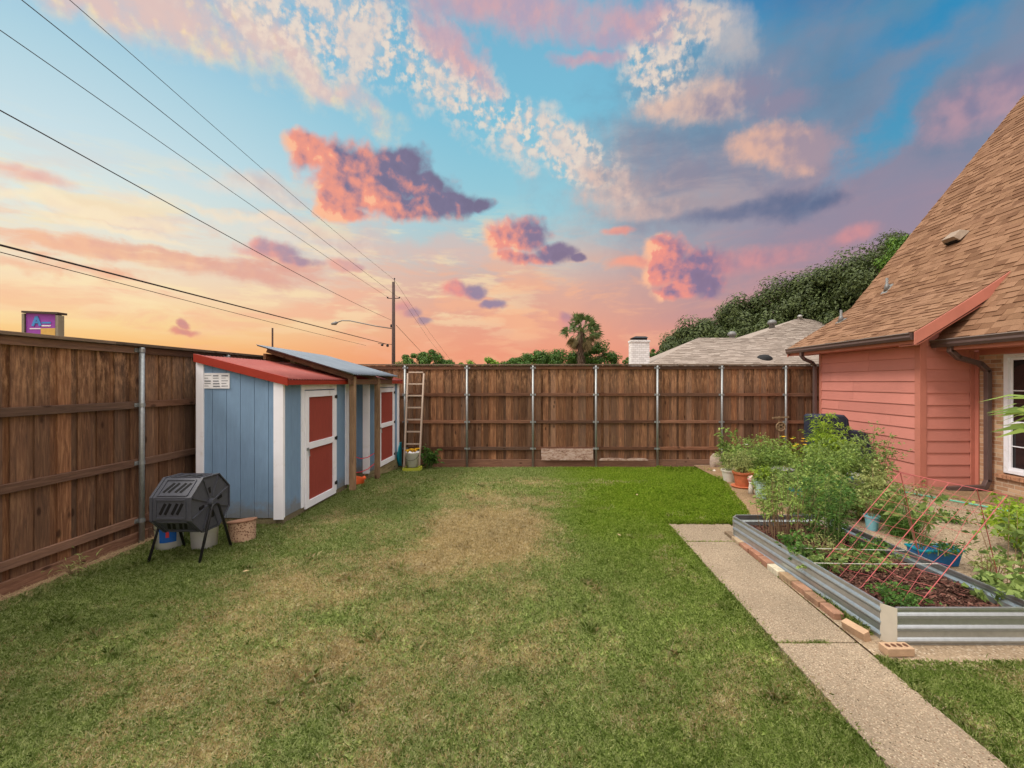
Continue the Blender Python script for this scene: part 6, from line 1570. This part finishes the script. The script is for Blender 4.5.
# pink patch top centre
pk = nm(mx(E(W_soft, 500, 5, 180, 44, -4), E(W_soft, 450, 45, 80, 30, -30), E(W_soft, 620, 25, 80, 28), E(W_soft, 590, 62, 44, 12)), bn, 1.8, -0.1, 1.0)
layer(pk, t.mix(t.sstep(mid, 0.4, 0.65), T((230,166,164)), T((196,160,178))), 0.75)
def puff(fields, lo, hi, colL, colD, k=1.1, op=0.9, dirn=(-0.5, -0.7), scale=90.0, centre=(0, 0), n=None, crisp=False, ek=1.0):
    """cloud lit by the low sun: bright towards dirn, dark away from it, embossed billows"""
    n = n or H0
    f = t.m('ADD', mx(*fields), t.m('MULTIPLY', t.m('SUBTRACT', n, 0.42 if n is H0 else 0.5), k))
    m_ = t.sstep(f, lo, hi)
    a, e, _, _ = pe(*centre)
    v = t.vm('SUBTRACT', P0, (a, e, 0)); g = t.vm('DOT_PRODUCT', v, (dirn[0]/scale, dirn[1]/scale, 0))
    sh = t.m('ADD', t.m('ADD', t.m('MULTIPLY', g, 0.95), 0.5), t.m('ADD', t.m('MULTIPLY', t.m('SUBTRACT', mid, 0.5), 0.65), t.m('MULTIPLY', emb, ek)))
    sh = t.m('ADD', sh, t.m('MULTIPLY', t.sstep(f, hi+0.15, lo), 0.25))
    if crisp:
        mid_c = tuple(0.35*x+0.65*y for x, y in zip(colL, colD)); mid2 = tuple(0.8*x+0.2*y for x, y in zip(colL, colD))
        hot = T((255,190,150))
        c = t.ramp(sh, [(0.0, tuple(x*0.9 for x in colD)), (0.34, colD), (0.52, mid_c), (0.7, mid2), (0.88, colL), (1.0, hot)])
    else:
        c = t.mix(t.sstep(sh, 0.05, 1.0), colD, colL)
    layer(m_, c, op)
puff([E(W_puff, 720, 98, 90, 28), E(W_puff, 670, 106, 50, 18), E(W_puff, 780, 104, 50, 22)], -0.1, 0.9, T((230,192,172)), T((146,138,160)), op=0.85, centre=(710, 100), scale=70, dirn=(-0.8, 0.3), n=bn, k=1.6)
puff([E(W_puff, 768, 142, 48, 26), E(W_puff, 800, 150, 52, 30)], -0.05, 0.6, T((234,184,160)), T((168,148,160)), op=0.88, centre=(775, 150), scale=60, dirn=(-0.9, -0.2), n=bn, k=1.4)
puff([E(W_puff, 965, 110, 80, 36, 20), E(W_puff, 1010, 90, 60, 34, 20)], -0.1, 1.0, T((196,152,162)), T((134,124,154)), op=0.7, centre=(980, 105), scale=70, n=bn, k=1.6)
puff([E(W_puff, 618, 190, 60, 26), E(W_puff, 660, 208, 90, 14), E(W_puff, 600, 178, 30, 20)], -0.1, 0.9, T((222,186,172)), T((166,152,160)), op=0.7, centre=(620, 190), scale=60, n=bn, k=1.6)
# slate cloud
puff([E(W_puff, 790, 207, 60, 20), E(W_puff, 745, 212, 80, 13), E(W_puff, 820, 204, 34, 14)], -0.1, 0.8, T((112,118,146)), T((84,102,136)), op=0.85, centre=(780, 205), scale=80, n=bn, k=1.5)
# pink glow near the right horizon
puff([E(W_puff, 760, 258, 80, 16), E(W_puff, 730, 264, 60, 13), E(W_puff, 848, 236, 30, 12, 10)], -0.1, 1.0, T((228,148,144)), T((172,130,148)), op=0.7, centre=(750, 262), scale=60, dirn=(0, 0.9), n=bn, k=1.5)
puff([E(W_puff, 640, 262, 44, 7), E(W_puff, 618, 231, 22, 6.5)], -0.05, 0.8, T((250,164,136)), T((226,146,136)), op=0.85, centre=(620, 235), scale=30, n=bn)
# small pink clouds at the left
puff([E(W_puff, 30, 178, 60, 10), E(W_puff, 8, 170, 28, 9)], -0.1, 0.9, T((250,196,168)), T((232,174,162)), op=0.85, centre=(30, 180), scale=60, n=bn)
puff([E(W_soft, 90, 250, 160, 12), E(W_soft, 150, 247, 90, 8), E(W_soft, 230, 268, 150, 18), E(W_soft, 60, 268, 160, 10)], -0.1, 0.9, T((247,186,148)), T((226,164,148)), op=0.8, centre=(150, 255), scale=90, n=streak, k=2.0)
puff([E(W_soft, 60, 206, 170, 8), E(W_soft, 230, 215, 170, 9), E(W_soft, 120, 229, 120, 5)], -0.1, 1.0, T((255,236,200)), T((246,224,196)), op=0.75, centre=(150, 210), scale=90, n=streak, k=2.0)
puff([E(W_soft, 255, 185, 80, 20), E(W_soft, 330, 238, 110, 24), E(W_soft, 430, 250, 120, 16)], -0.1, 1.0, T((246,224,204)), T((220,190,180)), op=0.65, centre=(250, 190), scale=60, n=bn, k=1.6)
puff([E(W_puff, 275, 252, 44, 12), E(W_puff, 300, 262, 30, 7), E(W_puff, 262, 246, 20, 10)], -0.05, 0.7, T((240,160,146)), T((170,140,160)), op=0.9, centre=(275, 255), scale=36, dirn=(-0.7, -0.5), n=bn, k=1.5)
puff([E(W_puff, 345, 264, 20, 11), E(W_puff, 358, 268, 14, 6)], -0.05, 0.7, T((240,166,146)), T((204,152,156)), op=0.75, centre=(350, 265), scale=26, n=bn)
puff([E(W_puff, 182, 331, 20, 6), E(W_puff, 184, 324, 9, 7)], -0.05, 0.6, T((226,138,126)), T((184,126,140)), op=0.85, centre=(184, 329), scale=20)
# the small torn clouds by the pole
puff([E(W_puff, 456, 288, 17, 10), E(W_puff, 476, 290, 20, 10), E(W_puff, 496, 304, 16, 7)], -0.05, 0.7, T((240,148,138)), T((144,128,158)), op=0.9, centre=(464, 290), scale=34, dirn=(-0.9, 0))
puff([E(W_puff, 408, 314, 18, 8), E(W_puff, 398, 308, 12, 8), E(W_puff, 423, 321, 12, 4.5)], -0.05, 0.7, T((228,154,146)), T((158,134,154)), op=0.85, centre=(404, 314), scale=24, dirn=(-0.9, 0.2))
puff([E(W_puff, 563, 318, 10, 9), E(W_puff, 572, 326, 22, 12)], -0.05, 0.8, T((230,142,140)), T((166,126,150)), op=0.7, centre=(566, 322), scale=20)
# third cumulus (right of centre)
puff([E(W_puff, 668, 254, 34, 23), E(W_puff, 690, 268, 42, 30), E(W_puff, 708, 284, 25, 19), E(W_puff, 664, 270, 30, 24), E(W_puff, 676, 290, 32, 14)], 0.0, 0.6, T((246,150,132)), T((140,118,148)), k=0.8, op=0.98, centre=(684, 268), scale=78, dirn=(-0.95, -0.1), crisp=True)
# second cumulus
puff([E(W_puff, 502, 240, 27, 22), E(W_puff, 528, 238, 30, 25), E(W_puff, 552, 252, 27, 15), E(W_puff, 520, 256, 46, 11), E(W_puff, 576, 257, 12, 6)], 0.0, 0.6, T((246,154,134)), T((138,120,148)), k=0.8, op=0.98, centre=(524, 246), scale=74, dirn=(-0.8, -0.5), crisp=True)
# main cumulus
puff([E(W_puff, 312, 154, 34, 27), E(W_puff, 352, 166, 50, 34), E(W_puff, 388, 176, 50, 36), E(W_puff, 424, 188, 46, 27), E(W_puff, 455, 202, 38, 17), E(W_puff, 358, 200, 58, 24), E(W_puff, 400, 208, 56, 17), E(W_puff, 482, 205, 17, 11), E(W_puff, 432, 206, 54, 20), E(W_puff, 400, 162, 44, 24), E(W_puff, 345, 212, 40, 14), E(W_puff, 350, 190, 56, 40)], 0.0, 0.6, T((247,158,134)), T((126,118,146)), k=0.8, op=1.0, centre=(376, 180), scale=120, dirn=(-0.6, -0.75), crisp=True)
# ground side of the dome
sky = t.mix(t.sstep(elev, 0, -12), sky, T((120,104,84)))
# unseen sky overhead and, duller, behind us: brightness added to light the yard softly
high = t.sstep(elev, 330, 430); back = t.sstep(sx.outputs[1], 0.2, -0.1)
up_ = t.m('MAXIMUM', high, back)
over = t.mix(high, T((226,212,206), 1.6), T((236,232,226), 3.3))
over = t.mix(t.sstep(elev, 0, -12), over, T((120,104,84)))
ns = t.node('ShaderNodeTexSky', sky_type='NISHITA'); ns.sun_disc = False; ns.sun_elevation = math.radians(EL_SUN); ns.sun_rotation = math.radians(AZ_SUN)
def backg(col):
    a = t.node('ShaderNodeVectorMath', operation='SCALE'); t.put(a.inputs[0], col); a.inputs[3].default_value = 9.6
    b = t.node('ShaderNodeVectorMath', operation='SCALE'); t.put(b.inputs[0], ns.outputs[0]); b.inputs[3].default_value = 0.05
    g = t.node('ShaderNodeBackground'); t.put(g.inputs['Color'], t.vm('ADD', a.outputs[0], b.outputs[0])); g.inputs['Strength'].default_value = 0.1
    return g.outputs[0]
ms = t.node('ShaderNodeMixShader'); t.put(ms.inputs[0], up_); t.l.new(backg(sky), ms.inputs[1]); t.l.new(backg(over), ms.inputs[2])
out = t.node('ShaderNodeOutputWorld'); t.l.new(ms.outputs[0], out.inputs[0])
w.cycles.sampling_method = 'NONE'

# ------------------------------------------------------------------ sun, camera, view
su = bpy.data.lights.new('sun', 'SUN'); su.energy = 2.3; su.angle = math.radians(14); su.color = (1.0, 0.93, 0.84)
so = bpy.data.objects.new('sun', su); COL.objects.link(so)
a, e = math.radians(AZ_SUN), math.radians(EL_SUN)
sd_ = Vector((math.sin(a)*math.cos(e), math.cos(a)*math.cos(e), math.sin(e)))
so.rotation_euler = sd_.to_track_quat('Z', 'Y').to_euler(); so.location = sd_*60
cam = bpy.data.cameras.new('camera'); co = bpy.data.objects.new('camera', cam); COL.objects.link(co); sc.camera = co
co.location = (0, 0, CAMZ); co.rotation_euler = (math.radians(90), 0, 0)
cam.sensor_width = 36; cam.lens = 36*F/1024; cam.shift_x = -(PX0-512)/1024; cam.shift_y = -(384-PY0)/1024*1.0
cam.clip_start = 0.05; cam.clip_end = 3000
vs = sc.view_settings; sc.display_settings.display_device = 'sRGB'
vs.view_transform = 'Standard'; vs.look = 'None'; vs.exposure = 0.0; vs.gamma = 1.0; vs.use_curve_mapping = False
sc.cycles.max_bounces = 4; sc.cycles.diffuse_bounces = 2; sc.cycles.glossy_bounces = 2; sc.cycles.transmission_bounces = 3; sc.cycles.transparent_max_bounces = 4
sc.cycles.use_denoising = True
try: sc.cycles.denoiser = 'OPENIMAGEDENOISE'
except Exception: pass
sc.cycles.use_adaptive_sampling = True; sc.cycles.adaptive_threshold = 0.02
